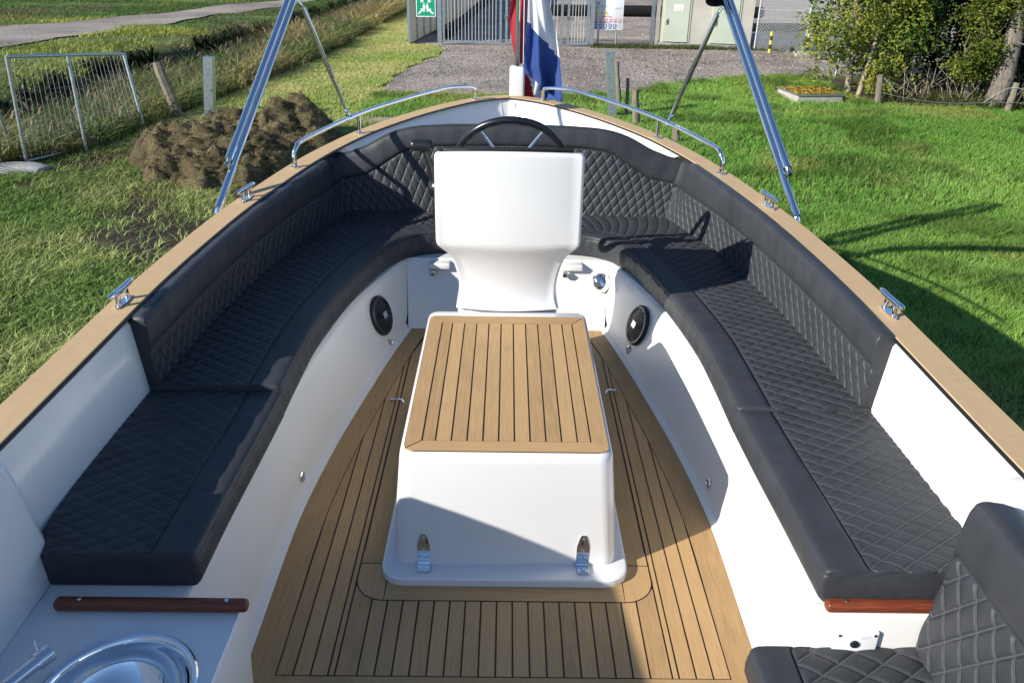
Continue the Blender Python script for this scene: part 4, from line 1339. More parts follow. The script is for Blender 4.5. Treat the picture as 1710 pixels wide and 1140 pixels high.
# ------------------------------------------------------------------ heap of dug out weed and soil
def heap():
    main = [(-3.98, 10.2, .42, .50), (-3.65, 9.6, .26, .50), (-3.35, 10.1, .46, .5), (-2.95, 11.3, .66, .50), (-3.55, 11.2, .52, .5), (-3.9, 10.75, .46, .5), (-3.15, 9.4, .18, .5), (-2.75, 10.55, .34, .42)]
    clods = []
    for _ in range(650):
        a, b, h, r_ = random.choice(main)
        t = random.random() * 2 * math.pi; q = r_ * 1.15 * math.sqrt(random.random())
        clods.append((a + q * math.cos(t), b + q * math.sin(t), (.035 + .20 * random.random() ** 2.2)))
    xs = np.arange(-5.6, -1.7, .032); ys = np.arange(8.0, 12.9, .032)
    X, Y = np.meshgrid(xs, ys)
    def hz(x, y):
        wx_ = x + .22 * (fbm(x + 7, y, .22, 3) - .5); wy_ = y + .22 * (fbm(x, y + 5, .22, 3) - .5)
        z = np.zeros_like(x)
        for a, b, h, r_ in main:
            d2 = ((wx_ - a) ** 2 + (wy_ - b) ** 2) / (r_ * r_)
            z = np.maximum(z, h * np.exp(-d2 ** 1.8 * .9))
        z = z * (.55 + .75 * fbm(x, y, .6, 3))
        b0 = z.copy()
        for a, b, r_ in clods:
            d2 = (wx_ - a) ** 2 + (wy_ - b) ** 2
            k = d2 < r_ * r_
            if k.any():
                ia = b0[k] * .60
                z[k] = np.maximum(z[k], ia + np.sqrt(np.maximum(0, r_ * r_ - d2[k])) * 1.05)
        sm = fbm(x + 3, y, .10, 3)
        return z + np.clip(z, 0, .15) * 1.5 * (sm - .5) - .05
    Z = hz(X, Y) + ground_z(X, Y)
    V = np.stack([X.ravel(), Y.ravel(), Z.ravel()], 1)
    ny, nx = X.shape; idx = np.arange(nx * ny).reshape(ny, nx)
    Q = np.stack([idx[:-1, :-1].ravel(), idx[:-1, 1:].ravel(), idx[1:, 1:].ravel(), idx[1:, :-1].ravel()], 1)
    root = thing('weed_heap', 'large brown heap of dug out weeds and mud beside the left bow', 'heap', (-3.5, 10.4, GZ))
    link('mound', np_mesh('mound', V, Q, 'heap_soil', smooth=True, n=4), root)
    n = 52000
    x = -5.4 + 3.6 * rng.random(n); y = 8.2 + 4.5 * rng.random(n); h0 = hz(x, y)
    k = h0 > -.01; x = x[k]; y = y[k]; h0 = h0[k]; n = len(x)
    P = np.stack([x, y, h0 + ground_z(x, y) - .01], 1)
    f = fbm(x, y, .5)
    c = mixc((.09, .078, .035), (.36, .29, .14), np.clip(f * 2 - .5 + rng.normal(0, .25, n), 0, 1)) * (.6 + .6 * rng.random(n))[:, None]
    ob = blades('straw', P, .010 + .025 * rng.random(n), .006 + .005 * rng.random(n), .8 + 3 * rng.random(n), c)
    ob.parent = root; ob.matrix_parent_inverse = Matrix.Translation(-Vector(root.location))
heap()
n = 9000; th_ = rng.random(n) * 2 * np.pi; rr_ = 1.0 + np.abs(rng.normal(0, .45, n))
x = -3.45 + np.cos(th_) * rr_ * 1.15; y = 10.3 + np.sin(th_) * rr_ * 1.45; k = ditch_t(x, y) < .1; x = x[k]; y = y[k]; n = len(x)
blades('spilled_straw', np.stack([x, y, ground_z(x, y) + .01], 1), .010 + .03 * rng.random(n), .007 + .006 * rng.random(n), 1 + 2.5 * rng.random(n), mixc((.08, .065, .03), (.34, .27, .13), rng.random(n)), label='brown weed scraps spilled on the grass round the heap', cat='straw')

# ------------------------------------------------------------------ mesh fence panels on the left
def fence_panel(pts, label, nw):
    (b0, t0), (b1, t1) = pts[0], pts[-1]
    root = thing('mesh_fence_panel', label, 'fence', tuple(b0), 'mesh fence panels')
    for b, t in pts:
        MB().tube([b, lerp(b, t, 1.012)], .021, 10).build('post', 'galvanised', root, 50)
    MB().tube([t0, t1], .019, 8).build('top_rail', 'galvanised', root, 50)
    MB().tube([lerp(b0, t0, .06), lerp(b1, t1, .06)], .016, 8).build('bottom_rail', 'galvanised', root, 50)
    for k in range(1, nw):
        f = k / nw
        MB().tube([lerp(lerp(b0, t0, .06), lerp(b1, t1, .06), f), lerp(t0, t1, f)], .0024, 5).build('wire', 'dull_wire', root)
    for k in (1, 2):
        f = .06 + .94 * k / 3
        MB().tube([lerp(b0, t0, f), lerp(b1, t1, f)], .002, 5).build('cross_wire', 'dull_wire', root)
fence_panel([((-5.65, 9.66, -.76), (-5.585, 9.66, .484)), ((-5.30, 10.42, -.78), (-5.31, 10.46, .380)), ((-5.13, 11.85, -.86), (-5.315, 12.0, .245))], 'galvanised mesh fence panel standing open beside the ditch reeds', 26)
fence_panel([((-6.22, 10.40, -.78), (-6.20, 10.2, .30)), ((-7.2, 10.5, -.80), (-7.2, 10.4, .3)), ((-8.3, 10.6, -.85), (-8.3, 10.5, .3))], 'second mesh fence panel cut off by the left edge of the picture', 22)
def rock(name, c, sx, sy, sz, mat, label, cat, seed=0):
    bm = bmesh.new(); bmesh.ops.create_icosphere(bm, subdivisions=3, radius=1)
    for v in bm.verts:
        q = v.co
        k = 1 + .25 * (float(fbm(q.x * 2 + seed, q.y * 2 + q.z * 1.3, .9)) - .5) * 2
        q = Vector((math.copysign(abs(q.x) ** .6, q.x), math.copysign(abs(q.y) ** .7, q.y), math.copysign(abs(q.z) ** .6, q.z)))
        v.co = Vector((c[0] + q.x * sx * k, c[1] + q.y * sy * k, c[2] + q.z * sz * k))
    o = from_bm(name, bm, mat, None, 35); tag(o, label, cat)
rock('concrete_slab', (-5.75, 9.42, -.72), .42, .16, .075, 'concrete_grey', 'grey concrete fence foot lying under the mesh fence post', 'block')
def stake(name, b, t, r_, mat, label, cat, group=None, square=False, n=9):
    b = Vector(b); t = Vector(t)
    root = None
    if square:
        d = (t - b).normalized(); a = Vector((1, 0, 0)); a = (a - d * a.dot(d)).normalized(); c = d.cross(a)
        V = [p + a * sx * r_ + c * sy * r_ * 1.1 for p in (b, t) for sx, sy in ((-1, -1), (1, -1), (1, 1), (-1, 1))]
        mb = MB(); mb.add(V, [(3, 2, 1, 0), (4, 5, 6, 7), (0, 1, 5, 4), (1, 2, 6, 5), (2, 3, 7, 6), (3, 0, 4, 7)])
        V2 = [t + (t - b).normalized() * .012 + a * sx * r_ * 1.06 + c * sy * r_ * 1.17 for sx, sy in ((-1, -1), (1, -1), (1, 1), (-1, 1))]
        V1 = [p - (t - b).normalized() * .012 for p in V2]
        mb.add(V1 + V2, [(3, 2, 1, 0), (4, 5, 6, 7), (0, 1, 5, 4), (1, 2, 6, 5), (2, 3, 7, 6), (3, 0, 4, 7)])
        o = mb.build(name, mat)
    else:
        P = [b.lerp(t, k / 8) + Vector((random.gauss(0, .004), random.gauss(0, .004), 0)) for k in range(9)]
        mb = MB(); mb.tube(P, [r_ * (1.04 - .02 * k + random.gauss(0, .03)) for k in range(9)], n)
        o = mb.build(name, mat, None, 40)
    tag(o, label, cat, group)
    return o
stake('galvanised_post', (-4.49, 12.64, -.9), (-4.35, 12.6, .131), .066, 'galvanised', 'square galvanised post standing upright by the brown heap', 'post', 'galvanised posts', True)
stake('galvanised_post', (1.66, 13.3, -.8), (1.543, 13.3, .214), .062, 'galvanised', 'tall flat galvanised post behind the right bow rail', 'post', 'galvanised posts', True)
stake('leaning_timber', (-4.90, 12.65, -.95), (-5.2, 12.8, .026), .085, 'weathered_wood', 'weathered round timber leaning in the reeds', 'post', None, False, 8)
stake('wooden_stake', (1.84, 13.9, -.8), (1.745, 14, -.002), .042, 'weathered_wood', 'thin dark wooden stake right behind the galvanised post', 'stake', 'wooden stakes')
stake('wooden_stake', (1.885, 13.39, -.8), (1.87, 13.4, -.175), .030, 'weathered_wood', 'mossy slim wooden stake, second from the galvanised post', 'stake', 'wooden stakes')
stake('wooden_stake', (1.94, 12.68, -.8), (1.892, 12.7, -.227), .058, 'weathered_wood', 'thick pale wooden stake just above the bow rail', 'stake', 'wooden stakes')
stake('wooden_stake', (2.34, 11.48, -.8), (2.316, 11.5, -.559), .055, 'weathered_wood', 'short wooden stake below the bow rail on the grass', 'stake', 'wooden stakes')
stake('fence_post', (6.44, 14.73, -.8), (6.376, 14.7, -.245), .062, 'weathered_wood', 'round wooden fence post in front of the yellowing tree', 'post', 'wire fence posts')
stake('fence_post', (8.40, 14.18, -.8), (8.45, 14.2, -.262), .058, 'weathered_wood', 'round wooden fence post near the right edge of the picture', 'post', 'wire fence posts')
wr = thing('fence_wire', 'sagging wires strung between the two round fence posts', 'wire', (6.4, 14.7, GZ))
MB().tube(cr([(6.40, 14.66, -.52), (6.9, 14.5, -.60), (7.5, 14.35, -.63), (8.40, 14.12, -.57), (9.6, 13.8, -.56), (12, 13.2, -.55)], 30), .0045, 6).build('strand', 'galvanised', wr)
MB().tube([(6.42, 14.66, -.28), (6.66, 14.64, -.50)], .006, 6).build('strand', 'galv_wire', wr)
MB().tube(cr([(8.0, 14.3, -.62), (8.4, 14.14, -.33), (9, 13.9, -.6)], 12), .004, 6).build('strand', 'galv_wire', wr)

# ------------------------------------------------------------------ concrete well with leaves
well = thing('concrete_well', 'low square concrete well with metal rim and yellow leaves on its lid', 'well', (5.45, 15.35, GZ))
c4 = [(5.08, 14.86), (5.90, 14.98), (5.85, 15.82), (4.96, 15.68)]
def inset(P, d):
    c = np.mean(P, axis=0); return [tuple(np.array(p) + (c - np.array(p)) / np.linalg.norm(c - np.array(p)) * d) for p in P]
for k in range(4):
    a, b = c4[k], c4[(k + 1) % 4]; i4 = inset(c4, .13); ia, ib = i4[k], i4[(k + 1) % 4]
    MB().prism([a, b, ib, ia], 'z', GZ - .05, GZ + .125).build('wall', 'concrete', well)
o4 = inset(c4, -.03)
for k in range(4):
    MB().prism([o4[k], o4[(k + 1) % 4], inset(c4, .06)[(k + 1) % 4], inset(c4, .06)[k]], 'z', GZ + .128, GZ + .148).build('rim', 'galvanised', well)
MB().prism(inset(c4, .062), 'z', GZ + .10, GZ + .141).build('lid', 'litter', well)
n = 1500; u = rng.random(n); v = rng.random(n); i4 = inset(c4, .02)
xy = (np.array(i4[0])[None] * ((1 - u) * (1 - v))[:, None] + np.array(i4[1])[None] * (u * (1 - v))[:, None] + np.array(i4[2])[None] * (u * v)[:, None] + np.array(i4[3])[None] * ((1 - u) * v)[:, None])
def leaf_cards(name, P, size, cols, parent=None, flat=0.0, mat='leaf', asp=.55):
    n = len(P)
    d = rng.normal(size=(n, 3)); d[:, 2] *= (1 - flat); d /= np.linalg.norm(d, axis=1)[:, None]
    e = rng.normal(size=(n, 3)); e[:, 2] *= (1 - flat)
    e -= d * np.sum(e * d, axis=1)[:, None]; e /= np.linalg.norm(e, axis=1)[:, None]
    L_ = d * (size / 2)[:, None]; W_ = e * (size * asp / 2)[:, None]
    nrm = np.cross(d, e) * (size * .12)[:, None]
    V = np.stack([P - L_, P + W_ + nrm, P + L_, P - W_ + nrm], 1).reshape(-1, 3)
    o = np.arange(n)[:, None] * 4
    T = np.concatenate([o + np.array([[0, 1, 2]]), o + np.array([[0, 2, 3]])], 0)
    ob = link(name, np_mesh(name, V, T, mat, np.repeat(cols[:, None, :], 4, 1).reshape(-1, 3)), parent)
    return ob
P = np.concatenate([xy, np.full((n, 1), GZ + .148) + .012 * rng.random((n, 1))], 1)
ob = leaf_cards('fallen_leaves', P, .05 + .03 * rng.random(n), mixc((.30, .17, .03), (.42, .33, .06), rng.random(n)), well, flat=.85); ob['kind'] = 'stuff'
n = 1500; P = np.stack([4.3 + 3.2 * rng.random(n), 14.9 + 3.0 * rng.random(n), np.full(n, GZ + .06)], 1); P = P[lawn_mask(P[:, 0], P[:, 1])]; n = len(P)
ob = leaf_cards('fallen_leaves', P, .04 + .03 * rng.random(n), mixc((.28, .20, .03), (.40, .34, .06), rng.random(n)), None, flat=.8); tag(ob, 'yellow fallen leaves scattered on the grass round the well', 'leaves', None, 'stuff')

def stones(name, x0, x1, y0, y1, dens, label, keep):
    n = int((x1 - x0) * (y1 - y0) * dens)
    P = np.stack([x0 + (x1 - x0) * rng.random(n), y0 + (y1 - y0) * rng.random(n), np.full(n, GZ + .013)], 1)
    P = P[in_frame(P) & keep(P[:, 0], P[:, 1])]; n = len(P)
    f = rng.random(n)
    ob = leaf_cards(name, P, .018 + .030 * rng.random(n) ** 2, mixc((.17, .145, .125), (.56, .50, .44), f), None, flat=.7, asp=.8)
    tag(ob, label, 'gravel', None, 'stuff')
stones('loose_stones', -2.4, 9, 15.2, 22.8, 330, 'loose pale and dark stones on the gravel yard before the gate', lambda x, y: (y > yard_edge(x) + .1) & (x > np.interp(y, [15, 17, 19.3, 21, 22.5], [-2.3, -2.25, -1.95, -1.55, -1.7])))
stones('loose_stones', -1.6, 14, 23.2, 40, 90, 'loose stones on the yard behind the gate', lambda x, y: x > -1.5)
P = scatter(-2, 9, 15.4, 22.7, 60, lambda x, y: (y > yard_edge(x) + .15) & (fbm(x, y, .8, 3) > .60)); n = len(P); P[:, 2] += .01
blades('yard_weeds', P, .02 + .04 * rng.random(n), .014 + .01 * rng.random(n), .8 + rng.random(n), mixc((.10, .15, .04), (.26, .22, .12), rng.random(n)), label='small weeds growing through the gravel yard', cat='weeds')
# ------------------------------------------------------------------ trees
def branch_pts(a, b, wob, n=10):
    a = np.array(a, float); b = np.array(b, float)
    P = [a + (b - a) * k / (n - 1) for k in range(n)]
    for k in range(1, n - 1):
        P[k] = P[k] + rng.normal(0, wob, 3)
    return cr(P, n * 2)
def crown_pts(c, rad, n, clumps=60, spread=.22, low=None):
    c = np.array(c, float); rad = np.array(rad, float)
    d = rng.normal(size=(clumps, 3)); d /= np.linalg.norm(d, axis=1)[:, None]
    cc = c + d * rad * (rng.random((clumps, 1)) ** .4)
    k = rng.integers(0, clumps, n)
    P = cc[k] + rng.normal(0, 1, (n, 3)) * spread * np.array([1, 1, .7])
    if low is not None:
        P = P[P[:, 2] > low]; k = None
    return P
def tree(name, label, base_, limbs, crowns, bark, c0, c1, size, group='trees behind the wire fence', r0=.12, sprays=False, dens=1.0):
    root = thing(name, label, 'tree', base_, group)
    tr = MB()
    top = limbs[0]
    tr.tube(branch_pts(base_, top, .03, 8), np.linspace(r0 * 1.15, r0 * .55, 16), 12)
    tr.build('trunk', bark, root, 60)
    for q in limbs[1:]:
        a, b, r_ = q
        mb = MB(); mb.tube(branch_pts(a, b, .05, 7), np.linspace(r_, r_ * .3, 14), 7); mb.build('limb', bark, root, 60)
    PP = [crown_pts(c, rad, int(nn * dens), cl, sp, GZ + .03) for c, rad, nn, cl, sp in crowns]
    P = np.concatenate(PP); n = len(P)
    if sprays:
        # pinnate sprays: leaflets along a drooping stalk
        m = 11; st = rng.normal(size=(n, 3)); st[:, 2] = -np.abs(st[:, 2]) * .5 - .1; st /= np.linalg.norm(st, axis=1)[:, None]
        tt_ = np.linspace(0, 1, m)
        Q = P[:, None, :] + st[:, None, :] * (tt_ * .22)[None, :, None] + np.array([0, 0, -.07])[None, None] * (tt_ ** 2)[None, :, None]
        Q = Q + rng.normal(0, .016, Q.shape)
        hue = np.repeat(rng.random(n)[:, None], m, 1).ravel()
        P = Q.reshape(-1, 3); n = len(P)
    else:
        hue = rng.random(n)
    big = fbm(P[:, 0] * 1.0 + P[:, 2], P[:, 1] + P[:, 2] * .7, .6, 3)
    c = mixc(c0, c1, np.clip(hue * .7 + big * 1.4 - .55, 0, 1)) * (.7 + .5 * rng.random(n))[:, None]
    leaf_cards('crown', P, size * (.7 + .6 * rng.random(n)), c, root, flat=.25)
    return root
G = GZ
tree('rowan_tree', 'slender multi stemmed tree with yellowing feathery leaves behind the concrete well', (6.36, 15.95, G - .02), [(6.15, 15.9, 2.2), ((6.42, 15.6, G), (6.75, 15.5, 1.6), .05), ((6.33, 15.95, -.2), (5.75, 15.7, 1.0), .03), ((6.30, 15.9, -.1), (6.9, 16.2, 1.2), .035), ((6.28, 15.9, .2), (5.6, 15.9, 1.5), .025)],
     [((6.15, 15.8, .75), (.75, .6, .95), 400, 30, .13), ((6.9, 15.6, .55), (.8, .6, .95), 430, 30, .14), ((6.2, 15.8, 2.3), (1.3, 1.1, 1.0), 900, 60, .25), ((5.72, 15.7, .40), (.42, .5, .45), 170, 18, .12), ((5.8, 15.8, -.35), (.3, .3, .15), 26, 5, .10), ((6.8, 15.4, -.2), (.4, .35, .35), 130, 12, .12)],
     'bark_pale', (.085, .17, .03), (.36, .35, .055), .058, r0=.055, sprays=True)
tree('elder_tree', 'dark green feathery tree between the yellowing tree and the bushy shrub', (7.3, 16.4, G - .02), [(7.3, 16.4, 2.4), ((7.3, 16.4, .1), (8.0, 16.0, 1.4), .04), ((7.3, 16.4, .3), (6.9, 15.9, 1.5), .035)],
     [((7.3, 16.0, .85), (.6, .6, .7), 480, 30, .15), ((7.4, 16.2, 2.1), (1.1, 1, .9), 700, 50, .22), ((7.6, 16.1, .3), (.45, .5, .45), 160, 14, .13)], 'bark', (.03, .075, .018), (.095, .18, .038), .058, r0=.07, sprays=True)
tree('hawthorn_shrub', 'round leafed yellow green shrub left of the thick leaning trunk', (8.15, 15.15, G - .02), [(8.15, 15.15, .6), ((8.15, 15.15, -.5), (7.85, 15.0, .5), .025), ((8.15, 15.15, -.4), (8.5, 15.0, .7), .025), ((8.15, 15.2, -.3), (8.2, 15.4, 1.1), .025)],
     [((8.12, 15.0, .12), (.42, .34, .46), 3000, 34, .085), ((8.25, 15.15, .95), (.55, .45, .6), 3000, 36, .11), ((7.9, 14.95, -.15), (.26, .26, .26), 800, 13, .08)], 'bark', (.06, .09, .016), (.21, .25, .045), .058, r0=.035)
tree('old_tree', 'thick leaning grey trunk with foliage above at the right edge', (8.46, 14.75, G - .05), [(8.85, 15.2, 2.6), ((8.52, 14.9, .9), (9.3, 14.6, 2.2), .08), ((8.6, 15, 1.2), (8.0, 15.4, 3.0), .08), ((8.47, 14.8, .15), (8.8, 14.5, .55), .018)],
     [((8.9, 15.2, 3.2), (1.8, 1.5, 1.1), 9000, 70, .22), ((8.75, 14.6, .65), (.22, .18, .16), 260, 8, .08), ((9.2, 14.7, 1.5), (.6, .5, .6), 1800, 24, .15)], 'bark', (.035, .07, .014), (.11, .16, .03), .085, r0=.155)
for i, (x, y, lab, r_) in enumerate([(7.9, 18.2, 'dense dark tree behind the dark feathery tree', 1.25), (9.6, 16.3, 'dense dark tree right behind the thick leaning trunk', 1.2), (10.6, 18.4, 'dense dark tree farthest right at the back of the copse', 1.5), (11.4, 15.4, 'dense dark tree cut off by the right edge', 1.4), (9.1, 17.2, 'dense dark tree in the middle of the copse', 1.2)]):
    tree('dense_tree', lab, (x, y, G - .02), [(x, y, 1.8), ((x, y, 0), (x + .6, y - .4, 1.4), .05), ((x, y, .2), (x - .6, y - .3, 1.5), .05)],
         [((x, y, .9), (r_, r_ * .8, 1.1), 5200, 70, .24), ((x, y, 2.4), (r_, r_, .9), 3000, 50, .26), ((x, y - .3, -.2), (r_ * .9, .6, .45), 1500, 30, .2)], 'bark', (.008, .016, .005), (.028, .045, .011), .10, r0=.09)  # near-black green puts the deep shade between the trees into the leaf colour
# bare twigs and stems at the foot of the copse
tw = MB()
for k in range(200):
    x = 6.7 + 3.8 * random.random(); y = 14.9 + 1.4 * random.random() - (x - 6.7) * .12
    a = Vector((x, y, G + .02)); b = a + Vector((random.gauss(0, .28), random.gauss(0, .2), .15 + .55 * random.random()))
    tw.tube([a, a.lerp(b, .5) + Vector((random.gauss(0, .05), random.gauss(0, .05), .03)), b], [.006, .0045, .002], 4, 0, False)
o = tw.build('undergrowth', 'bark_pale'); tag(o, 'tangle of bare brown twigs at the foot of the copse', 'undergrowth', None, 'stuff')
P = scatter(6.5, 12.5, 13.6, 15.6, 700, lambda x, y: (y > 14.8 - (x - 6.3) * .22) & (rng.random(len(x)) < fbm(x, y, .5) * .8), True); n = len(P); P[:, 2] += .04
blades('copse_weeds', P, .05 + .16 * rng.random(n), .015 + .015 * rng.random(n), .6 + .8 * rng.random(n), mixc((.03, .06, .015), (.12, .12, .04), rng.random(n)), label='green weeds under the trees behind the wire fence', cat='weeds')

# ------------------------------------------------------------------ gates, signs, cabin
def gate(name, x0, x1, y, label, nb, h=2.0, handle=None):
    root = thing(name, label, 'gate', (x0, y, GZ), 'bar gates')
    for x in (x0 + .045, x1 - .045):
        MB().box(x - .03, x + .03, y - .03, y + .03, GZ + .06, GZ + h).build('stile', 'galvanised', root)
    for z in (GZ + .06, GZ + h - .05):
        MB().box(x0 + .075, x1 - .075, y - .025, y + .025, z, z + .055).build('rail', 'galvanised', root)
    bar = None
    for k in range(nb):
        x = x0 + .075 + (x1 - x0 - .15) * (k + 1) / (nb + 1)
        if bar is None:
            mb = MB(); mb.tube([(0, 0, .11), (0, 0, h - .04)], .0085, 8)
            bar = mb.build('bar', 'galv_wire', root, 50, (x, y, GZ))
        else:
            b2 = bar.copy(); col.objects.link(b2); b2.location = (x, y, GZ)
    if handle:
        MB().box(handle - .05, handle + .05, y - .05, y + .05, -.10, -.02).build('lock_box', 'steel', root)
    return root
gate('bar_gate', -1.74, -.17, 22.88, 'left leaf of the tall galvanised bar gate, beside the screened fence', 15, handle=-.13 + .06)
gate('bar_gate', -.11, 1.42, 22.88, 'middle leaf of the tall galvanised bar gate, behind the flag', 14)
gate('bar_gate', 1.50, 2.10, 22.9, 'narrow pedestrian leaf of the bar gate, left of the white notice board', 5, handle=1.56)
for x, l in ((-1.80, 'galvanised gate post at the left end of the bar gate'), (2.16, 'galvanised gate post next to the white notice board')):
    o = MB().box(x - .055, x + .055, 22.83, 22.94, GZ - .1, GZ + 2.15).build('gate_post', 'galvanised'); tag(o, l, 'post', 'gate posts')
cf = thing('screened_fence', 'pale grey screened fence running back from the bar gate', 'fence', (-2.6, 23.05, GZ))
for k in range(20):
    a = (-2.62 + .098 * k, 23.0 + .97 * k); b = (-2.62 + .098 * (k + 1), 23.0 + .97 * (k + 1) - .03)
    MB().prism([(a[0] - .006, a[1]), (a[0] + .006, a[1]), (b[0] + .006, b[1]), (b[0] - .006, b[1])], 'z', GZ - .05, GZ + 1.9).build('screen', 'screen_cloth', cf)
    MB().box(a[0] - .02, a[0] + .045, a[1] - .035, a[1] + .035, GZ - .05, GZ + 1.95).build('post', 'galvanised', cf)
pp = MB(); pp.tube([(-1.72, 24.4, GZ + .12), (-1.18, 35.6, GZ + .12), (-.6, 46, GZ + .12)], .13, 12)
o = pp.build('black_tube', 'black_matte', None, 50); tag(o, 'black plastic pipe lying along the screened fence behind the gate', 'pipe', 'black pipes in the yard')
pp = MB(); pp.tube([(1.2, 32.6, GZ + .2), (9.5, 33.2, GZ + .2)], .2, 12)  # black tube put in as the dark band of shadow across the yard
o = pp.build('black_tube', 'black_matte', None, 50); tag(o, 'thick black tube standing in for the shadow band across the yard behind the notice board', 'pipe', 'black pipes in the yard')
pp = MB(); pp.tube([(6.4, 27.6, GZ + .12), (12.5, 28.6, GZ + .12)], .14, 12)
o = pp.build('black_tube', 'black_matte', None, 50); tag(o, 'black pipe lying behind the chain link fence', 'pipe', 'black pipes in the yard')
# assembly point sign
sg = thing('assembly_point_sign', 'green assembly point sign with white arrows and figures on the screened fence', 'sign', (-2.14, 22.9, -.08))
rbox('panel', -2.40, -1.895, 22.895, 22.905, -.085, .46, .012, 'white_board', sg, 2, )
ys = 22.893
MB().box(-2.378, -1.917, ys, ys + .003, -.062, .438).build('field', 'sign_green', sg)
ys -= .003
def pic(poly, mat='white_board', parent=None, y=None, nm='pictogram'):
    MB().prism(poly, 'y', y, y + .002).build(nm, mat, parent)
cxs, czs = -2.147, .188
for sx in (-1, 1):
    for sz in (-1, 1):
        q = lambda a, b: (cxs + sx * a, czs + sz * b)
        pic([q(.055, .075), q(.145, .075), q(.118, .102), q(.20, .19), q(.172, .215), q(.088, .128), q(.055, .165)], parent=sg, y=ys, nm='arrow')
for dx in (-.042, .042):
    x = cxs + dx
    pic([(x - .036, .07), (x - .012, .07), (x - .012, .03 + .0), (x - .010, -.0), (x + .010, -.0), (x + .012, .07), (x + .036, .07)] if False else [(x - .032, .20), (x - .032, .11), (x - .020, .11), (x - .020, .04), (x + .020, .04), (x + .020, .11), (x + .032, .11), (x + .032, .20)], parent=sg, y=ys, nm='figure')
    pic([(x + .020 * math.cos(a), .228 + .020 * math.sin(a)) for a in np.linspace(0, 2 * math.pi, 12)[:-1]], parent=sg, y=ys, nm='figure_head')
# safety notice board
nb = thing('notice_board', 'white safety notice board with yellow triangles and red and blue symbols beside the gate', 'sign', (2.58, 23.0, -.33))
rbox('panel', 2.20, 2.965, 22.99, 23.0, -.33, .48, .012, 'white_board', nb, 2)
yb_ = 22.985
def zx(a):
    return 2.20 + (a - 520) / (1325 - 520) * .765
def zz(b):
    return -.33 + (845 - b) / (845 - 15) * .715
def rect(a0, b0, a1, b1, mat):
    pic([(zx(a0), zz(b0)), (zx(a1), zz(b0)), (zx(a1), zz(b1)), (zx(a0), zz(b1))], mat, nb, yb_, 'print')
pic([(zx(585), zz(90)), (zx(690), zz(90)), (zx(660), zz(130)), (zx(620), zz(130))], 'ink_red', nb, yb_, 'emblem')
rect(560, 165, 890, 185, 'ink_grey'); rect(570, 210, 605, 255, 'ink_red'); rect(640, 212, 880, 224, 'ink_grey'); rect(640, 236, 800, 246, 'ink_grey'); rect(1090, 225, 1305, 238, 'ink_grey'); rect(1090, 255, 1220, 264, 'ink_grey')
rect(545, 283, 905, 298, 'ink_yellow'); rect(535, 465, 1000, 478, 'ink_red'); rect(525, 650, 960, 664, 'ink_blue')
for k in range(3):
    a = 605 + 130 * k
    pic([(zx(a - 48), zz(405)), (zx(a + 48), zz(405)), (zx(a), zz(325))], 'ink_yellow', nb, yb_, 'warning_triangle')
    pic([(zx(a - 10), zz(395)), (zx(a + 10), zz(395)), (zx(a + 5), zz(352)), (zx(a - 5), zz(352))], 'ink_black', nb, yb_ - .002, 'mark')
    rect(a - 48, 428, a + 46, 446, 'ink_yellow')
for k in range(6):
    a = 595 + 130 * k; th = np.linspace(0, 2 * math.pi, 18)[:-1]
    for r_, m_, dy in ((50, 'ink_red', 0), (40, 'white_board', -.002)):
        pic([(zx(a + r_ * math.cos(t)), zz(550 - r_ * math.sin(t))) for t in th], m_, nb, yb_ + dy, 'symbol')
    pic([(zx(a - 18), zz(570)), (zx(a + 18), zz(562)), (zx(a + 12), zz(535)), (zx(a - 14), zz(540))], 'ink_black', nb, yb_ - .004, 'mark')
    rect(a - 46, 612, a + 46, 634, 'ink_red')
for k in range(5):
    a = 590 + 130 * k
    pic([(zx(a + 48 * math.cos(t)), zz(728 - 48 * math.sin(t))) for t in np.linspace(0, 2 * math.pi, 18)[:-1]], 'ink_blue', nb, yb_, 'symbol')
    pic([(zx(a - 14), zz(755)), (zx(a + 14), zz(755)), (zx(a + 20), zz(715)), (zx(a), zz(698)), (zx(a - 20), zz(715))], 'white_board', nb, yb_ - .002, 'mark')
    rect(a - 46, 792, a + 46, 815, 'ink_blue')
for x in (2.35, 2.82):
    MB().tube([(x, 23.03, GZ), (x, 23.03, .45)], .024, 8).build('support', 'galvanised', nb, 50)
# transformer cabin
cab = thing('transformer_cabin', 'beige concrete transformer cabin with pale green double doors', 'cabin', (5.2, 24, GZ))
a = np.array([4.03, 23.45]); b = np.array([6.36, 22.98]); d = (b - a) / np.linalg.norm(b - a); nn = np.array([d[1], -d[0]])     # nn points to the camera
wl = np.linalg.norm(b - a); dep = 2.3
def cp(u, v):
    q = a + d * u + nn * v; return (q[0], q[1])
def cquad(u0, u1, v0, v1):
    return [cp(u0, v1), cp(u1, v1), cp(u1, v0), cp(u0, v0)]
MB().prism(cquad(0, wl, -dep, 0), 'z', GZ + .08, GZ + 2.4).build('wall', 'cabin_wall', cab)
MB().prism(cquad(-.02, wl + .0, -dep, .03), 'z', GZ - .02, GZ + .085).build('plinth', 'concrete_grey', cab)
MB().prism(cquad(-.1, wl + .1, -dep - .1, .12), 'z', GZ + 2.4, GZ + 2.52).build('roof', 'concrete_grey', cab)
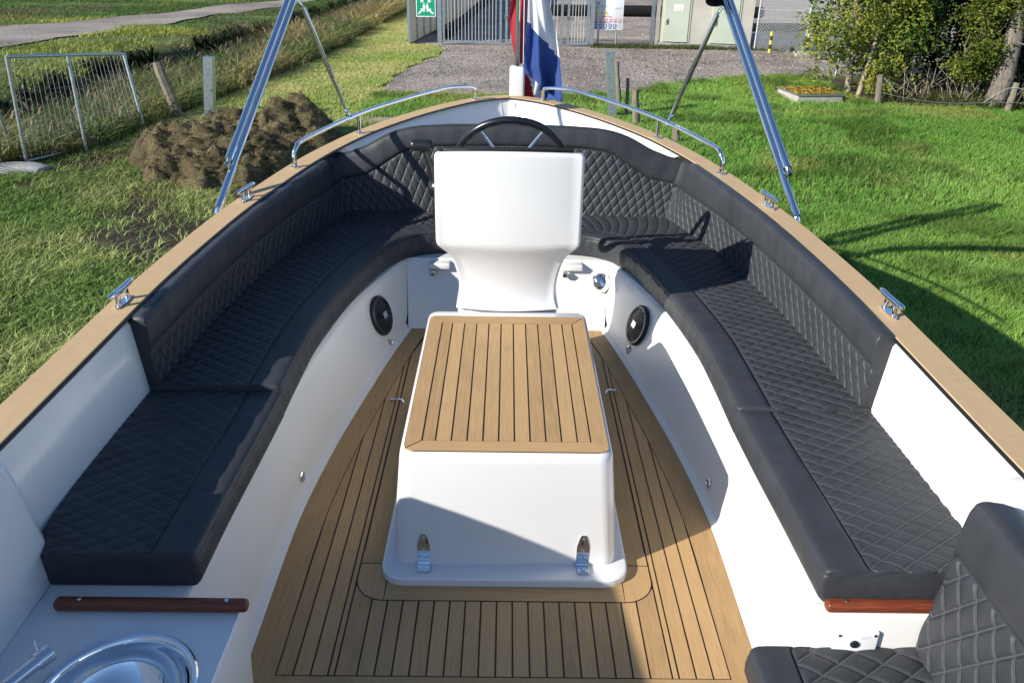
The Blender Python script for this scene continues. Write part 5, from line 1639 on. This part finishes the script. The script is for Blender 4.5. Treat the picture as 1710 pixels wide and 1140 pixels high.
for u0, u1 in ((.04, .78), (1.30, 2.05)):
    MB().prism(cquad(u0, u1, 0, .02), 'z', GZ + .11, GZ + 2.2).build('door_frame', 'cabin_frame', cab)
    dr = MB().prism(cquad(u0 + .05, u1 - .05, .02, .04), 'z', GZ + .12, GZ + 2.15).build('door', 'cabin_door', cab)
    MB().prism(cquad(u0 + .09, u0 + .16, .04, .06), 'z', GZ + .55, GZ + .70).build('handle', 'concrete_grey', dr)
    MB().prism(cquad(u0 + .115, u0 + .14, .06, .075), 'z', GZ + .58, GZ + .66).build('lock', 'steel', dr)
u0 = .33
MB().prism(cquad(u0, u0 + .23, .041, .046), 'z', GZ + .88, GZ + 1.04).build('warning_plate', 'white_board', cab)
def cpic(pts, mat, v):
    V = [(*cp(u0 + p[0], v), GZ + p[1]) for p in pts]; mb = MB(); mb.add(V, [tuple(range(len(V)))]); mb.build('print', mat, cab)
cpic([(.02, .91), (.10, .91), (.06, .99)], 'ink_yellow', .048)
cpic([(.165 + .036 * math.cos(t), .955 + .036 * math.sin(t)) for t in np.linspace(0, 2 * math.pi, 14)[:-1]], 'ink_red', .048)
cpic([(.165 + .026 * math.cos(t), .955 + .026 * math.sin(t)) for t in np.linspace(0, 2 * math.pi, 14)[:-1]], 'white_board', .050)
cpic([(.13, .895), (.205, .895), (.205, .908), (.13, .908)], 'ink_red', .048)
o = MB().box(3.78, 3.86, 23.40, 23.50, GZ - .05, GZ + 2.2).build('gate_post', 'galvanised'); tag(o, 'galvanised post hard by the left corner of the cabin', 'post', 'gate posts')
o = MB().box(3.90, 4.0, 23.42, 23.55, GZ - .05, GZ + 2.1).build('gate_post', 'concrete'); tag(o, 'pale concrete post touching the left corner of the cabin', 'post', 'gate posts')
# chain link fence
cl = thing('chain_link_fence', 'sagging grey chain link fence between the cabin and the trees', 'fence', (6.4, 22.8, GZ))
A_ = np.array([6.42, 22.75]); B_ = np.array([8.9, 22.35]); wl2 = np.linalg.norm(B_ - A_); d2 = (B_ - A_) / wl2
mb = MB(); hh = 1.9; stp = .075
for k in np.arange(-hh, wl2, stp):
    for sgn in (1, -1):
        u0_, u1_ = (k, k + hh) if sgn > 0 else (k + hh, k)
        za, zb = 0.0, hh
        ua, ub = u0_, u1_
        # clip to the panel
        f0, f1 = 0.0, 1.0
        du = ub - ua
        for lim, side in ((0, 1), (wl2, -1)):
            t = (lim - ua) / du
            if side == 1:
                if du > 0: f0 = max(f0, t)
                else: f1 = min(f1, t)
            else:
                if du > 0: f1 = min(f1, t)
                else: f0 = max(f0, t)
        if f1 - f0 < .02:
            continue
        q = lambda f: (*(A_ + d2 * (ua + du * f)), GZ + .02 + hh * f)
        mb.tube([q(f0), q(f1)], .0045, 4, 0, False)
mb.build('mesh', 'galv_wire', cl)
for f, h in ((0, 2.0), (.50, 2.0), (1, 2.0)):
    p = A_ + d2 * wl2 * f
    MB().tube([(p[0], p[1], GZ), (p[0] + .02, p[1], GZ + h)], .024, 8).build('post', 'galv_wire', cl, 50)
MB().tube([(*A_, GZ + 1.0), (*B_, GZ + 1.0)], .010, 6).build('tension_wire', 'galv_wire', cl)
def bollard(x, y, h, lean, label):
    root = thing('striped_post', label, 'post', (x, y, GZ), 'yellow and black striped posts')
    n = 5
    for k in range(n):
        z0 = GZ + h * k / n; z1 = GZ + h * (k + 1) / n - .001
        MB().tube([(x + lean * k / n, y, z0), (x + lean * (k + 1) / n, y, z1)], .038, 12).build('band', 'ink_yellow' if k % 2 == 0 else 'ink_black', root, 50)
bollard(6.66, 22.2, .52, .0, 'yellow and black striped post nearest the cabin')
bollard(7.52, 21.9, .52, -.03, 'yellow and black striped post next to the trees')
o = rbox('concrete_block', 7.15, 7.62, 21.55, 21.85, GZ - .01, GZ + .10, .012, 'concrete', None); tag(o, 'pale concrete block at the foot of the striped post by the trees', 'block')
pt = stake('sign_pipe', (7.30, 21.6, GZ), (7.42, 21.6, .9), .03, 'galvanised', 'thin galvanised pipe leaning beside the striped post by the trees', 'pipe')
stake('thin_post', (6.95, 18.25, GZ), (6.96, 18.25, GZ + .42), .018, 'galvanised', 'short thin pale post at the edge of the yard', 'post')
tr = thing('trailer_drawbar', 'grey trailer drawbar lying by the yellowing tree', 'trailer', (7.6, 20.8, GZ))
MB().box(7.25, 7.75, 20.85, 20.97, GZ + .08, GZ + .16).build('beam', 'galvanised', tr)
MB().tube([(7.75, 20.9, GZ + .14), (7.9, 19.6, GZ + .30)], .035, 8).build('drawbar', 'galvanised', tr, 50)
mb = MB(); lathe(mb, [(.14, -.05), (.16, -.03), (.16, .03), (.14, .05)], (8.0, 20.9, GZ + .16), (1, .2, 0), 20); mb.build('wheel', 'black_rubber', tr, 40)
stake('sign_pole', (-7.15, 39.5, GZ), (-7.15, 39.5, .9), .04, 'galvanised', 'thin pole standing on the far bank of the ditch', 'pole')
